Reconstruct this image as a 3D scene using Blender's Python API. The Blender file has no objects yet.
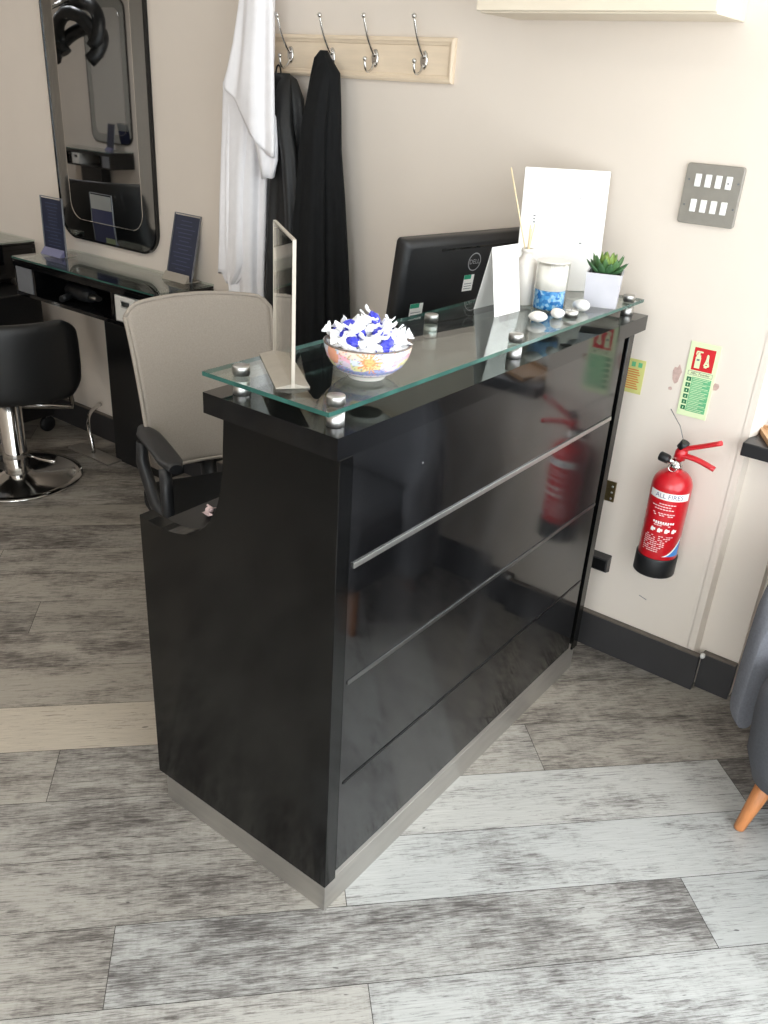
import bpy, bmesh, math, random
from mathutils import Matrix, Vector
from math import sin, cos, pi, radians as R

S = bpy.context.scene
COL = S.collection
random.seed(7)

# ------------------------------------------------------------------ camera
CAM = Vector((0.8295, -2.3714, 1.6313))
YAW, PITCH, ROLL, FPX = -0.6303, -0.4581, 0.0619, 861.39
fw = Vector((sin(YAW) * cos(PITCH), cos(YAW) * cos(PITCH), sin(PITCH)))
r0 = Vector((cos(YAW), -sin(YAW), 0))
u0 = r0.cross(fw)
rt = r0 * cos(ROLL) + u0 * sin(ROLL)
up = -r0 * sin(ROLL) + u0 * cos(ROLL)
cd = bpy.data.cameras.new('camera')
cam = bpy.data.objects.new('camera', cd)
COL.objects.link(cam)
m = Matrix((rt, up, -fw)).transposed().to_4x4()
m.translation = CAM
cam.matrix_world = m
cd.sensor_fit = 'HORIZONTAL'
cd.sensor_width = 36.0
cd.lens = FPX * 36.0 / 768.0
cd.clip_start = 0.02
S.camera = cam

# ------------------------------------------------------------------ light and exposure
S.view_settings.view_transform = 'Standard'
S.view_settings.look = 'None'
S.view_settings.gamma = 1.0
S.view_settings.exposure = 0.0
S.view_settings.use_curve_mapping = False
wd = bpy.data.worlds.new('daylight')
S.world = wd
wd.use_nodes = True
wb = wd.node_tree.nodes['Background']
wb.inputs[0].default_value = (0.92, 0.96, 1.0, 1)
wb.inputs[1].default_value = 6.0


YFRONT = -3.65


def area(name, loc, direction, sx, sy, energy, color=(1, 1, 1), portal=False):
    l = bpy.data.lights.new(name, 'AREA')
    l.shape = 'RECTANGLE'
    l.size, l.size_y = sx, sy
    l.energy = energy
    l.color = color
    o = bpy.data.objects.new(name, l)
    COL.objects.link(o)
    o.location = loc
    o.rotation_euler = Vector(direction).to_track_quat('-Z', 'Y').to_euler()
    if portal:
        l.cycles.is_portal = True
    return o


area('shopfront_portal', (2.16, -1.85, 1.35), (-1, 0, 0), 3.0, 2.2, 1, portal=True)
area('front_window_portal', (1.1, YFRONT - 0.02, 1.35), (0, 1, 0), 1.7, 2.2, 1, portal=True)
area('side_window_portal', (1.2, 0.235, 1.57), (0, -1, 0), 1.78, 1.46, 1, portal=True)
# unseen area lights added under the ceiling to fill the salon with light
for i, (x, y, e) in enumerate(((-1.3, -1.75, 6), (-3.3, -1.5, 9), (-5.4, -1.8, 15), (-7.4, -1.8, 17))):
    area('ceiling_fill', (x, y, 2.58), (0, 0, -1), 0.32, 0.32, e, (1.0, 0.94, 0.87) if x > -5 else (0.96, 0.97, 1.0))


# ------------------------------------------------------------------ materials
class NT:
    def __init__(s, name):
        s.m = bpy.data.materials.new(name)
        s.m.use_nodes = True
        s.t = s.m.node_tree
        s.n = s.t.nodes
        s.b = s.n['Principled BSDF']
        s.out = s.n['Material Output']

    def add(s, typ, ins=None, **kw):
        n = s.n.new(typ)
        for k, v in kw.items():
            setattr(n, k, v)
        for k, v in (ins or {}).items():
            s.put(n.inputs[k], v)
        return n

    def put(s, sock, v):
        if hasattr(v, 'links') and hasattr(v, 'is_output'):
            s.t.links.new(v, sock)
        else:
            if sock.type == 'RGBA' and len(v) == 3:
                v = (*v, 1)
            sock.default_value = v

    def noise(s, vec, scale, detail=4, rough=0.55, dist=0.0):
        n = s.add('ShaderNodeTexNoise', {'Vector': vec, 'Scale': scale, 'Detail': detail, 'Roughness': rough, 'Distortion': dist})
        return n.outputs['Fac']

    def ramp(s, fac, *stops):
        n = s.add('ShaderNodeValToRGB', {'Fac': fac})
        e = n.color_ramp.elements
        while len(e) < len(stops):
            e.new(0.5)
        for el, (p, c) in zip(e, stops):
            el.position = p
            el.color = (*c, 1) if isinstance(c, tuple) else (c, c, c, 1)
        return n.outputs['Color']

    def mix(s, fac, a, b, mode='MIX'):
        n = s.add('ShaderNodeMix', data_type='RGBA', blend_type=mode)
        s.put(n.inputs[0], fac)
        s.put(n.inputs[6], a)
        s.put(n.inputs[7], b)
        return n.outputs[2]

    def math(s, op, a, b=0.0, c=None):
        n = s.add('ShaderNodeMath', operation=op)
        s.put(n.inputs[0], a)
        s.put(n.inputs[1], b)
        if c is not None:
            s.put(n.inputs[2], c)
        return n.outputs[0]

    def coords(s, kind='Object', scale=(1, 1, 1)):
        c = s.add('ShaderNodeTexCoord').outputs[kind]
        mp = s.add('ShaderNodeMapping', {'Vector': c, 'Scale': scale})
        return mp.outputs[0]

    def bump(s, h, strength=0.2, dist=0.002):
        n = s.add('ShaderNodeBump', {'Height': h, 'Strength': strength, 'Distance': dist})
        s.put(s.b.inputs['Normal'], n.outputs[0])


def lin(r, g=None, b=None):
    """sRGB 0-255 to linear"""
    f = lambda c: (c / 255 / 12.92) if c <= 10 else ((c / 255 + 0.055) / 1.055) ** 2.4
    if g is None:
        g = b = r
    return (f(r), f(g), f(b))


def plain(name, col, rough=0.5, metal=0.0, var=0.06, scale=30.0, bump=0.0, bscale=200.0, coat=0.0, stretch=(1, 1, 1), spec=0.5):
    s = NT(name)
    v = s.coords('Object', stretch)
    d = tuple(c * (1 - var) for c in col)
    l = tuple(min(1, c * (1 + var)) for c in col)
    s.put(s.b.inputs['Base Color'], s.ramp(s.noise(v, scale), (0.3, d), (0.7, l)))
    s.b.inputs['Roughness'].default_value = rough
    s.b.inputs['Metallic'].default_value = metal
    s.b.inputs['Coat Weight'].default_value = coat
    s.b.inputs['Specular IOR Level'].default_value = spec
    if bump:
        s.bump(s.noise(v, bscale, 3), bump)
    return s.m


def pane_mat(name, tint=(0.95, 0.97, 0.96), rough=0.0, ior=1.5):
    s = NT(name)
    fc = s.add('ShaderNodeLayerWeight', {'Blend': 0.5}).outputs['Facing']
    f0 = ((ior - 1) / (ior + 1)) ** 2
    fr = s.math('MULTIPLY_ADD', s.math('POWER', fc, 5.0), 1 - f0, f0)
    tr = s.add('ShaderNodeBsdfTransparent', {'Color': tint}).outputs[0]
    gl = s.add('ShaderNodeBsdfAnisotropic', {'Color': (1, 1, 1), 'Roughness': rough}).outputs[0]
    mx = s.add('ShaderNodeMixShader', {0: fr, 1: tr, 2: gl}).outputs[0]
    s.t.links.new(mx, s.out.inputs[0])
    return s.m


MAT = {}
MAT['wall'] = plain('painted_wall', lin(226, 215, 203), 0.62, var=0.025, scale=2.2, bump=0.05, bscale=120)
MAT['ceiling'] = plain('ceiling_paint', lin(238, 235, 228), 0.8, var=0.02)
MAT['skirt'] = plain('skirting_paint', lin(52, 51, 52), 0.45, var=0.12, scale=9)
MAT['skirt_highlight'] = plain('skirting_highlight', lin(96, 88, 80), 0.5, var=0.15, scale=30)  # lighter tone paints the highlight along the skirting's top edge
MAT['pelmet'] = plain('cream_board', lin(232, 220, 200), 0.55, var=0.03, scale=4)
MAT['sill'] = plain('sill_black', lin(24, 24, 27), 0.35, var=0.2)
MAT['white'] = plain('white_satin', lin(238, 237, 233), 0.4, var=0.02)
MAT['paper'] = plain('white_card', lin(246, 244, 240), 0.6, var=0.015, scale=12)
MAT['ink'] = plain('grey_ink', lin(120, 120, 124), 0.6)
MAT['black_gloss'] = plain('black_gloss', lin(13, 13, 14), 0.06, var=0.3, scale=6)
MAT['black_satin'] = plain('black_satin', lin(17, 17, 18), 0.38, var=0.2, scale=14)
MAT['black_plastic'] = plain('black_plastic', lin(26, 27, 29), 0.42, var=0.1, scale=40, bump=0.08, bscale=700)
MAT['leather'] = plain('black_leatherette', lin(19, 20, 21), 0.42, var=0.15, scale=60, bump=0.15, bscale=420)
MAT['chrome'] = plain('chrome', lin(215, 213, 210), 0.12, 1.0, var=0.04)
MAT['steel'] = plain('brushed_steel', lin(196, 193, 188), 0.32, 1.0, var=0.08, scale=60, stretch=(1, 1, 30))
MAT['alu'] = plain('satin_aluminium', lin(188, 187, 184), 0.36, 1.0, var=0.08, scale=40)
MAT['alu_dimmed'] = plain('dimmed_aluminium', lin(126, 126, 126), 0.34, 1.0, var=0.08, scale=40)
MAT['alu_shaded'] = plain('shaded_aluminium', lin(62, 62, 64), 0.34, 1.0, var=0.08, scale=40)  # shaded copy of the satin aluminium, for the lowest trim strip
MAT['plinth'] = plain('plinth_laminate', lin(172, 168, 162), 0.34, 0.75, var=0.06, scale=8, stretch=(1, 1, 6))
MAT['rail'] = plain('cream_paint', lin(230, 211, 186), 0.5, var=0.05, scale=12, stretch=(1, 6, 6))
MAT['glass'] = pane_mat('counter_glass', (0.88, 0.93, 0.91))
MAT['pane'] = pane_mat('window_glass', (0.97, 0.98, 0.98))
MAT['acrylic'] = pane_mat('clear_acrylic', (0.90, 0.89, 0.86))
MAT['acrylic_edge'] = plain('frosted_acrylic_edge', lin(176, 167, 154), 0.3, var=0.05)
MAT['acrylic_foot'] = plain('shaded_acrylic', lin(158, 150, 138), 0.25, var=0.05)
MAT['mirror'] = plain('mirror_silver', lin(204, 207, 208), 0.02, 1.0, var=0.01)
MAT['mirror_bevel'] = plain('mirror_tinted_border', lin(172, 177, 178), 0.05, 1.0, var=0.02)
MAT['red'] = plain('red_enamel', lin(196, 22, 34), 0.28, var=0.06, coat=0.4)
MAT['red_print'] = plain('red_print', lin(206, 30, 38), 0.5)
MAT['green_print'] = plain('green_print', lin(104, 182, 130), 0.5, var=0.1)
MAT['dkgreen_print'] = plain('dark_green_print', lin(30, 112, 72), 0.5, var=0.1)
MAT['lumi'] = plain('photoluminescent_plastic', lin(222, 236, 190), 0.45, var=0.03)
MAT['yellow_print'] = plain('pale_yellow_plastic', lin(206, 204, 128), 0.5, var=0.05)
MAT['orange_print'] = plain('orange_print', lin(206, 128, 66), 0.5)
MAT['plaster'] = plain('torn_pink_plaster', lin(196, 168, 158), 0.9, var=0.15, scale=90)
MAT['grey_plate'] = plain('grey_metal_plate', lin(150, 146, 138), 0.4, 0.35, var=0.05, scale=40)
MAT['brass'] = plain('aged_brass', lin(120, 105, 72), 0.4, 0.8, var=0.2, scale=120)
MAT['mesh'] = plain('grey_beige_mesh', lin(158, 148, 137), 0.75, var=0.08, scale=260, bump=0.35, bscale=900)
MAT['white_cloth'] = plain('white_cotton', lin(240, 238, 240), 0.85, var=0.02, scale=40, bump=0.12, bscale=260)
MAT['black_cloth'] = plain('black_cloth', lin(17, 18, 19), 0.85, var=0.2, scale=30, bump=0.3, bscale=300, spec=0.25)
MAT['black_jacket'] = plain('black_jacket_cloth', lin(20, 21, 22), 0.55, var=0.2, scale=26, bump=0.3, bscale=120)
MAT['grey_fabric'] = plain('grey_upholstery', lin(108, 109, 115), 0.85, var=0.13, scale=180, bump=0.3, bscale=500)
MAT['dgrey_fabric'] = plain('dark_grey_upholstery', lin(76, 77, 82), 0.85, var=0.13, scale=180, bump=0.3, bscale=500)
MAT['oak'] = plain('orange_beech', lin(196, 128, 78), 0.42, var=0.14, scale=22, stretch=(6, 6, 1))
MAT['tan'] = plain('tan_wood', lin(178, 138, 98), 0.5, var=0.15, scale=25, stretch=(1, 8, 8))
MAT['blue_sign'] = plain('navy_print', lin(36, 42, 64), 0.4, var=0.1, scale=8)
MAT['blue_mid'] = plain('blue_print', lin(86, 92, 140), 0.35, var=0.1, scale=8)
MAT['sign_text'] = plain('pale_blue_print', lin(62, 70, 96), 0.5)
MAT['card_rim'] = plain('grey_card_rim', lin(120, 122, 126), 0.3)
MAT['lavender'] = plain('lavender_strip', lin(104, 104, 136), 0.4)
MAT['sweet_white'] = plain('white_wrapper', lin(250, 250, 251), 0.35, var=0.01, scale=60)
MAT['sweet_blue'] = plain('blue_wrapper', lin(62, 66, 196), 0.35, var=0.15, scale=60)
MAT['sweet_pink'] = plain('pale_pink_wrapper', lin(232, 206, 206), 0.4)
MAT['shell'] = plain('white_pebble', lin(236, 232, 226), 0.55, var=0.05, scale=60)
MAT['wax'] = plain('white_wax', lin(244, 242, 238), 0.45, var=0.02)
MAT['pot'] = plain('pale_grey_ceramic', lin(196, 194, 200), 0.4, var=0.03)
MAT['soil'] = plain('dark_soil', lin(42, 40, 34), 0.9, var=0.3, scale=200)
MAT['reed'] = plain('pale_reed', lin(232, 214, 176), 0.7, var=0.06, scale=90)
MAT['frost'] = plain('frosted_white_glass', lin(228, 222, 214), 0.3, var=0.02)
MAT['teal_edge'] = plain('green_glass_edge', lin(48, 88, 80), 0.15, var=0.35, scale=14)
MAT['box_white'] = plain('white_plastic_box', lin(214, 212, 206), 0.45, var=0.02)
MAT['box_grey'] = plain('grey_plastic', lin(112, 114, 118), 0.45, var=0.05)
MAT['blue_print'] = plain('sky_blue_print', lin(70, 140, 214), 0.4)
MAT['teal_print'] = plain('teal_print', lin(40, 150, 116), 0.5)
MAT['logo'] = plain('silver_logo', lin(188, 190, 192), 0.35, 0.5)

# counter laminate with a dusty film
s = NT('black_laminate')
v = s.coords('Object', (1, 1, 0.35))
n1 = s.noise(v, 5.5, 6, 0.65)
n2 = s.noise(s.coords('Object', (3, 3, 0.6)), 14, 5, 0.6)
dust = s.math('MULTIPLY', s.ramp(n1, (0.42, 0.0), (0.75, 1.0)), s.ramp(n2, (0.35, 0.0), (0.8, 1.0)))
s.put(s.b.inputs['Base Color'], s.mix(dust, lin(9, 9, 9), lin(22, 22, 21)))
s.put(s.b.inputs['Roughness'], s.math('MULTIPLY_ADD', dust, 0.22, 0.10))
s.b.inputs['Specular IOR Level'].default_value = 0.32
MAT['laminate'] = s.m
s = NT('black_front_gloss')
v = s.coords('Object', (1, 1, 0.6))
dust = s.ramp(s.noise(v, 3.2, 5, 0.6, 0.8), (0.40, 0.0), (0.72, 1.0))
s.put(s.b.inputs['Base Color'], s.mix(dust, lin(12, 12, 13), lin(34, 34, 35)))
s.put(s.b.inputs['Roughness'], s.math('MULTIPLY_ADD', dust, 0.16, 0.05))
s.b.inputs['Specular IOR Level'].default_value = 0.72
MAT['front_gloss'] = s.m

# blue crystals in the candle glass
s = NT('blue_crystals')
v = s.coords('Object')
vo = s.add('ShaderNodeTexVoronoi', {'Vector': v, 'Scale': 130.0})
s.put(s.b.inputs['Base Color'], s.ramp(vo.outputs['Color'], (0.2, lin(30, 112, 190)), (0.5, lin(74, 160, 226)), (0.8, lin(160, 208, 240))))
s.b.inputs['Roughness'].default_value = 0.25
MAT['crystals'] = s.m

# succulent
s = NT('succulent_leaf')
at = s.add('ShaderNodeAttribute', attribute_name='tone').outputs['Color']
nz = s.noise(s.coords('Object'), 70)
s.put(s.b.inputs['Base Color'], s.mix(s.math('MULTIPLY', nz, 0.3), at, lin(52, 92, 56)))
s.b.inputs['Roughness'].default_value = 0.5
MAT['leaf'] = s.m

# painted bowl: pattern carried by a colour attribute
s = NT('painted_ceramic')
at = s.add('ShaderNodeAttribute', attribute_name='tone').outputs['Color']
nz = s.noise(s.coords('Object'), 160, 3)
s.put(s.b.inputs['Base Color'], s.mix(s.math('MULTIPLY', nz, 0.25), at, lin(236, 228, 214)))
s.b.inputs['Roughness'].default_value = 0.18
MAT['bowl'] = s.m

# floor planks: plank tone in an attribute, grain in plank UVs
s = NT('weathered_wood_planks')
uv = s.add('ShaderNodeUVMap', uv_map='plank').outputs[0]
tone = s.add('ShaderNodeAttribute', attribute_name='tone').outputs['Color']
sep = s.add('ShaderNodeSeparateColor', {'Color': tone})
bright, warm, worn = sep.outputs[0], sep.outputs[1], sep.outputs[2]
mp = lambda sc: s.add('ShaderNodeMapping', {'Vector': uv, 'Scale': sc}).outputs[0]
zone = s.noise(mp((3.0, 9, 1)), 1.0, 4, 0.6, 0.3)            # worn zones along a plank
patch = s.noise(mp((17, 62, 1)), 1.0, 10, 0.74, 0.4)          # flaking paint
dash = s.noise(mp((20, 210, 1)), 1.0, 6, 0.62, 0.8)           # thin cracks along the grain
grain = s.noise(mp((9, 420, 1)), 1.0, 3, 0.6)
saw = s.noise(mp((120, 12, 1)), 1.0, 3, 0.6)                  # faint cross marks
knot = s.noise(mp((30, 75, 1)), 1.0, 1, 0.4)
fiber = s.noise(mp((13, 340, 1)), 1.0, 5, 0.7, 0.5)
light = s.mix(warm, lin(178, 179, 177), lin(186, 174, 157))
mid = s.mix(warm, lin(131, 128, 125), lin(128, 117, 107))
dark = s.mix(warm, lin(78, 74, 73), lin(80, 71, 65))
f1 = s.math('MULTIPLY_ADD', zone, 0.55, s.math('MULTIPLY', patch, 0.62))
f1 = s.math('ADD', f1, s.math('MULTIPLY_ADD', worn, 0.30, -0.275))
f1 = s.math('ADD', f1, s.math('MULTIPLY_ADD', saw, 0.14, -0.07))
f1 = s.math('ADD', f1, s.math('MULTIPLY_ADD', dash, 0.22, -0.11))
c = s.mix(s.ramp(f1, (0.44, 0.0), (0.64, 1.0)), light, mid)
f2 = s.math('MULTIPLY_ADD', dash, 0.62, s.math('MULTIPLY', patch, 0.30))
f2 = s.math('ADD', f2, s.math('MULTIPLY_ADD', zone, 0.34, -0.17))
f2 = s.math('ADD', f2, s.math('MULTIPLY_ADD', worn, 0.20, -0.125))
c = s.mix(s.ramp(f2, (0.485, 0.0), (0.61, 0.85)), c, dark)
c = s.mix(s.ramp(knot, (0.775, 0.0), (0.80, 0.75)), c, lin(46, 42, 40))
fg = s.ramp(grain, (0.30, 0.86), (0.70, 1.10))
c = s.mix(1.0, c, fg, 'MULTIPLY')
fib = s.math('MULTIPLY_ADD', zone, 0.25, s.math('MULTIPLY_ADD', worn, 0.12, s.math('ADD', fiber, -0.20)))
c = s.mix(s.ramp(fib, (0.535, 0.0), (0.60, 0.62)), c, s.mix(warm, lin(66, 63, 62), lin(70, 58, 48)))
c = s.mix(s.ramp(fiber, (0.34, 0.30), (0.42, 0.0)), c, s.mix(warm, lin(206, 207, 205), lin(208, 197, 180)))
bb = s.math('MULTIPLY_ADD', bright, 1.05, 0.36)
cb = s.add('ShaderNodeCombineColor', {0: bb, 1: bb, 2: bb}).outputs[0]
c = s.mix(1.0, c, cb, 'MULTIPLY')
s.put(s.b.inputs['Base Color'], c)
s.put(s.b.inputs['Roughness'], s.math('MULTIPLY_ADD', f2, 0.3, 0.30))
s.bump(dash, 0.12, 0.001)
MAT['planks'] = s.m
MAT['gap'] = plain('plank_joint', lin(58, 54, 50), 0.8)


# ------------------------------------------------------------------ mesh helpers
class MB:
    """collects geometry for ONE mesh object"""

    def __init__(s):
        s.bm = bmesh.new()
        s.mats = []

    def mi(s, m):
        if m not in s.mats:
            s.mats.append(m)
        return s.mats.index(m)

    def _new(s, f0, m, smooth):
        k = s.mi(m)
        for f in list(s.bm.faces)[f0:]:
            f.material_index = k
            f.smooth = smooth

    def box(s, lo, hi, m, bev=0.0, seg=2, mat=None, smooth=False):
        t = bmesh.new()
        bmesh.ops.create_cube(t, size=1)
        lo, hi = Vector(lo), Vector(hi)
        for v in t.verts:
            v.co = Vector([(lo[i] + hi[i]) / 2 + v.co[i] * abs(hi[i] - lo[i]) for i in range(3)])
        if bev:
            bmesh.ops.bevel(t, geom=list(t.edges), offset=bev, segments=seg, profile=0.5, affect='EDGES')
        s.join(t, m, mat, smooth or bev > 0 and seg > 2)
        return s

    def join(s, t, m, mat=None, smooth=False):
        if mat is not None:
            t.transform(mat)
        t.verts.ensure_lookup_table()
        vs = [s.bm.verts.new(v.co) for v in t.verts]
        t.verts.index_update()
        k = s.mi(m)
        for f in t.faces:
            try:
                g = s.bm.faces.new([vs[v.index] for v in f.verts])
            except ValueError:
                continue
            g.material_index = k
            g.smooth = smooth
        t.free()

    def poly(s, pts, m, smooth=False):
        f = s.bm.faces.new([s.bm.verts.new(p) for p in pts])
        f.material_index = s.mi(m)
        f.smooth = smooth
        return s

    def prism(s, pts, d, m, smooth=False):
        """closed outline pts (3D), extruded by vector d"""
        d = Vector(d)
        a = [s.bm.verts.new(p) for p in pts]
        b = [s.bm.verts.new(Vector(p) + d) for p in pts]
        k = s.mi(m)
        fs = [s.bm.faces.new(a[::-1]), s.bm.faces.new(b)]
        n = len(pts)
        for i in range(n):
            f = s.bm.faces.new((a[i], a[(i + 1) % n], b[(i + 1) % n], b[i]))
            f.smooth = smooth
            fs.append(f)
        for f in fs:
            f.material_index = k
        return s

    def loft(s, rings, m, cap=True, smooth=True, closed=True):
        k = s.mi(m)
        rv = [[s.bm.verts.new(p) for p in r] for r in rings]
        n = len(rings[0])
        for a, b in zip(rv, rv[1:]):
            for i in range(n if closed else n - 1):
                f = s.bm.faces.new((a[i], a[(i + 1) % n], b[(i + 1) % n], b[i]))
                f.material_index = k
                f.smooth = smooth
        if cap and closed:
            for r, fl in ((rv[0], True), (rv[-1], False)):
                f = s.bm.faces.new(r[::-1] if fl else r)
                f.material_index = k
                f.smooth = False
        return s

    def lathe(s, prof, m, c=(0, 0, 0), n=32, smooth=True, axis='Z', mat=None):
        """prof: (radius, height) pairs"""
        rings = []
        for r, h in prof:
            r = max(r, 1e-5)
            ring = []
            for i in range(n):
                a = 2 * pi * i / n
                p = Vector((r * cos(a), r * sin(a), h))
                if axis == 'Y':
                    p = Vector((p.x, -p.z, p.y))
                elif axis == 'X':
                    p = Vector((p.z, p.x, p.y))
                p += Vector(c)
                ring.append(mat @ p if mat is not None else p)
            rings.append(ring)
        return s.loft(rings, m, True, smooth)

    def tube(s, pts, r, m, n=10, smooth=True, flat=1.0):
        pts = [Vector(p) for p in pts]
        rs = r if isinstance(r, (list, tuple)) else [r] * len(pts)
        rings = []
        prev = None
        for i, p in enumerate(pts):
            d = (pts[min(i + 1, len(pts) - 1)] - pts[max(i - 1, 0)]).normalized()
            if prev is None:
                a = Vector((0, 0, 1)) if abs(d.z) < 0.9 else Vector((0, 1, 0))
                x = d.cross(a).normalized()
            else:
                x = (prev - d * prev.dot(d)).normalized()
            prev = x
            y = d.cross(x)
            rings.append([p + x * rs[i] * cos(2 * pi * k / n) + y * rs[i] * flat * sin(2 * pi * k / n) for k in range(n)])
        return s.loft(rings, m, True, smooth)

    def ell(s, c, rad, m, nu=16, nv=10, mat=None, warp=None):
        t = bmesh.new()
        bmesh.ops.create_uvsphere(t, u_segments=nu, v_segments=nv, radius=1)
        for v in t.verts:
            q = v.co.copy()
            if warp:
                q = q * warp(q)
            v.co = Vector((q.x * rad[0], q.y * rad[1], q.z * rad[2]))
        if mat is not None:
            t.transform(mat)
        t.transform(Matrix.Translation(c))
        s.join(t, m, None, True)
        return s

    def text(s, body, size, m, mat, align='CENTER', wrap=None):
        cu = bpy.data.curves.new('lettering', 'FONT')
        cu.body = body
        cu.size = size
        cu.align_x = align
        cu.align_y = 'CENTER'
        cu.resolution_u = 2
        o = bpy.data.objects.new('lettering', cu)
        me = bpy.data.meshes.new_from_object(o)
        t = bmesh.new()
        t.from_mesh(me)
        bpy.data.objects.remove(o)
        bpy.data.curves.remove(cu)
        bpy.data.meshes.remove(me)
        if wrap:
            bmesh.ops.subdivide_edges(t, edges=list(t.edges), cuts=1)
            for v in t.verts:
                v.co = wrap(v.co)
        s.join(t, m, mat)
        return s


XF = {}   # world matrix of every object built


def obj(name, mb, parent=None, world=True, xf=None, tone=None):
    me = bpy.data.meshes.new(name)
    if xf is not None:
        mb.bm.transform(xf)
    bmesh.ops.recalc_face_normals(mb.bm, faces=list(mb.bm.faces))
    if tone is not None:
        lay = mb.bm.verts.layers.float_color.new('tone')
        for v in mb.bm.verts:
            v[lay] = (*tone(v.co), 1)
    if world and parent is not None:
        mb.bm.transform(XF[parent.name].inverted())
    mb.bm.to_mesh(me)
    mb.bm.free()
    for k in mb.mats:
        me.materials.append(MAT[k])
    o = bpy.data.objects.new(name, me)
    COL.objects.link(o)
    if parent is not None:
        o.parent = parent
        XF[o.name] = XF[parent.name].copy()
    else:
        XF[o.name] = Matrix.Identity(4)
    return o


def thing(name, label, cat, loc=(0, 0, 0), rz=0.0, group=None):
    o = bpy.data.objects.new(name, None)
    o.empty_display_size = 0.05
    COL.objects.link(o)
    o.location = loc
    o.rotation_euler = (0, 0, rz)
    XF[o.name] = Matrix.Translation(loc) @ Matrix.Rotation(rz, 4, 'Z')
    return tag(o, label, cat, group)


def tag(o, label, cat, group=None):
    o['label'] = label
    o['category'] = cat
    if group:
        o['group'] = group
    return o


def based(name, mb, loc, label, cat, group=None):
    """a one-mesh thing whose origin sits at loc (mesh given in world coordinates)"""
    mb.bm.transform(Matrix.Translation(-Vector(loc)))
    o = obj(name, mb)
    o.location = loc
    XF[o.name] = Matrix.Translation(loc)
    return tag(o, label, cat, group)


def struct(name, mb, parent=None):
    o = obj(name, mb, parent)
    if parent is None:
        o['kind'] = 'structure'
    return o


def copy_tree(o, parent=None):
    c = o.copy()
    COL.objects.link(c)
    if parent is not None:
        c.parent = parent
    for ch in list(o.children):
        copy_tree(ch, c)
    return c


def frame(origin, x, z):
    """matrix with local x along x, local z along z"""
    x = Vector(x).normalized()
    z = Vector(z)
    z = (z - x * z.dot(x)).normalized()
    y = z.cross(x)
    mm = Matrix((x, y, z)).transposed().to_4x4()
    mm.translation = Vector(origin)
    return mm


def rrect(x0, x1, z0, z1, r, n=8):
    pts = []
    for cx, cz, a0 in ((x1 - r, z1 - r, 0), (x0 + r, z1 - r, 90), (x0 + r, z0 + r, 180), (x1 - r, z0 + r, 270)):
        for i in range(n + 1):
            a = R(a0 + 90 * i / n)
            pts.append((cx + r * cos(a), cz + r * sin(a)))
    return pts


def bez(p0, p1, p2, p3, n=12):
    p0, p1, p2, p3 = map(Vector, (p0, p1, p2, p3))
    return [p0 * (1 - t) ** 3 + p1 * 3 * t * (1 - t) ** 2 + p2 * 3 * t * t * (1 - t) + p3 * t ** 3 for t in [i / n for i in range(n + 1)]]


# ------------------------------------------------------------------ the room
XL, XR, YF, ZC = -9.0, 2.1, -3.65, 2.6

# floor: planks laid at 46 degrees, 187 mm wide and 1.286 m long
PA = R(46.0)
PD, PN = Vector((cos(PA), sin(PA), 0)), Vector((sin(PA), -cos(PA), 0))
PW, PL = 0.187, 1.286
ENDS = {5: -1.425, 6: -0.907, 4: -0.93, 3: 0.150, 2: -0.352, 1: -2.20, -1: -1.30, -2: -0.55}
TONES = {  # (row, which plank from its known end): brightness, warmth, wear
    (5, 0): (0.55, 0.15, 0.74), (5, -1): (0.46, 0.45, 0.62), (5, 1): (0.60, 0.0, 0.52),
    (6, -1): (0.56, 0.3, 0.52), (6, 0): (0.62, 0.05, 0.56), (6, -2): (0.48, 0.4, 0.5),
    (4, 0): (0.66, 0.05, 0.46), (4, -1): (0.47, 0.45, 0.62), (4, 1): (0.6, 0.2, 0.5),
    (3, -1): (0.68, 0.2, 0.44), (3, 0): (0.36, 0.5, 0.78), (3, -2): (0.45, 0.45, 0.62),
    (2, 0): (0.42, 0.65, 0.66), (2, -1): (0.48, 0.5, 0.64), (2, -2): (0.46, 0.6, 0.58), (2, 1): (0.34, 0.7, 0.72),
    (1, 0): (0.66, 0.95, 0.18), (1, 1): (0.40, 0.7, 0.68), (1, -1): (0.5, 0.8, 0.45), (0, 0): (0.36, 0.75, 0.7),
}
mb = MB()
bm = mb.bm
uvl = bm.loops.layers.uv.new('plank')
ton = bm.loops.layers.float_color.new('tone')
kp = mb.mi('planks')
rnd = random.Random(11)


def clip(poly):
    def cut(ps, ax, lim, sgn):
        out = []
        for i in range(len(ps)):
            a, b = ps[i], ps[(i + 1) % len(ps)]
            ia, ib = (a[ax] - lim) * sgn <= 0, (b[ax] - lim) * sgn <= 0
            if ia:
                out.append(a)
            if ia != ib:
                t = (lim - a[ax]) / (b[ax] - a[ax])
                out.append(a.lerp(b, t))
        return out
    for ax, lim, sgn in ((0, XR, 1), (0, XL, -1), (1, 0.11, 1), (1, YF, -1)):
        poly = cut(poly, ax, lim, sgn)
        if len(poly) < 3:
            return []
    return poly


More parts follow.
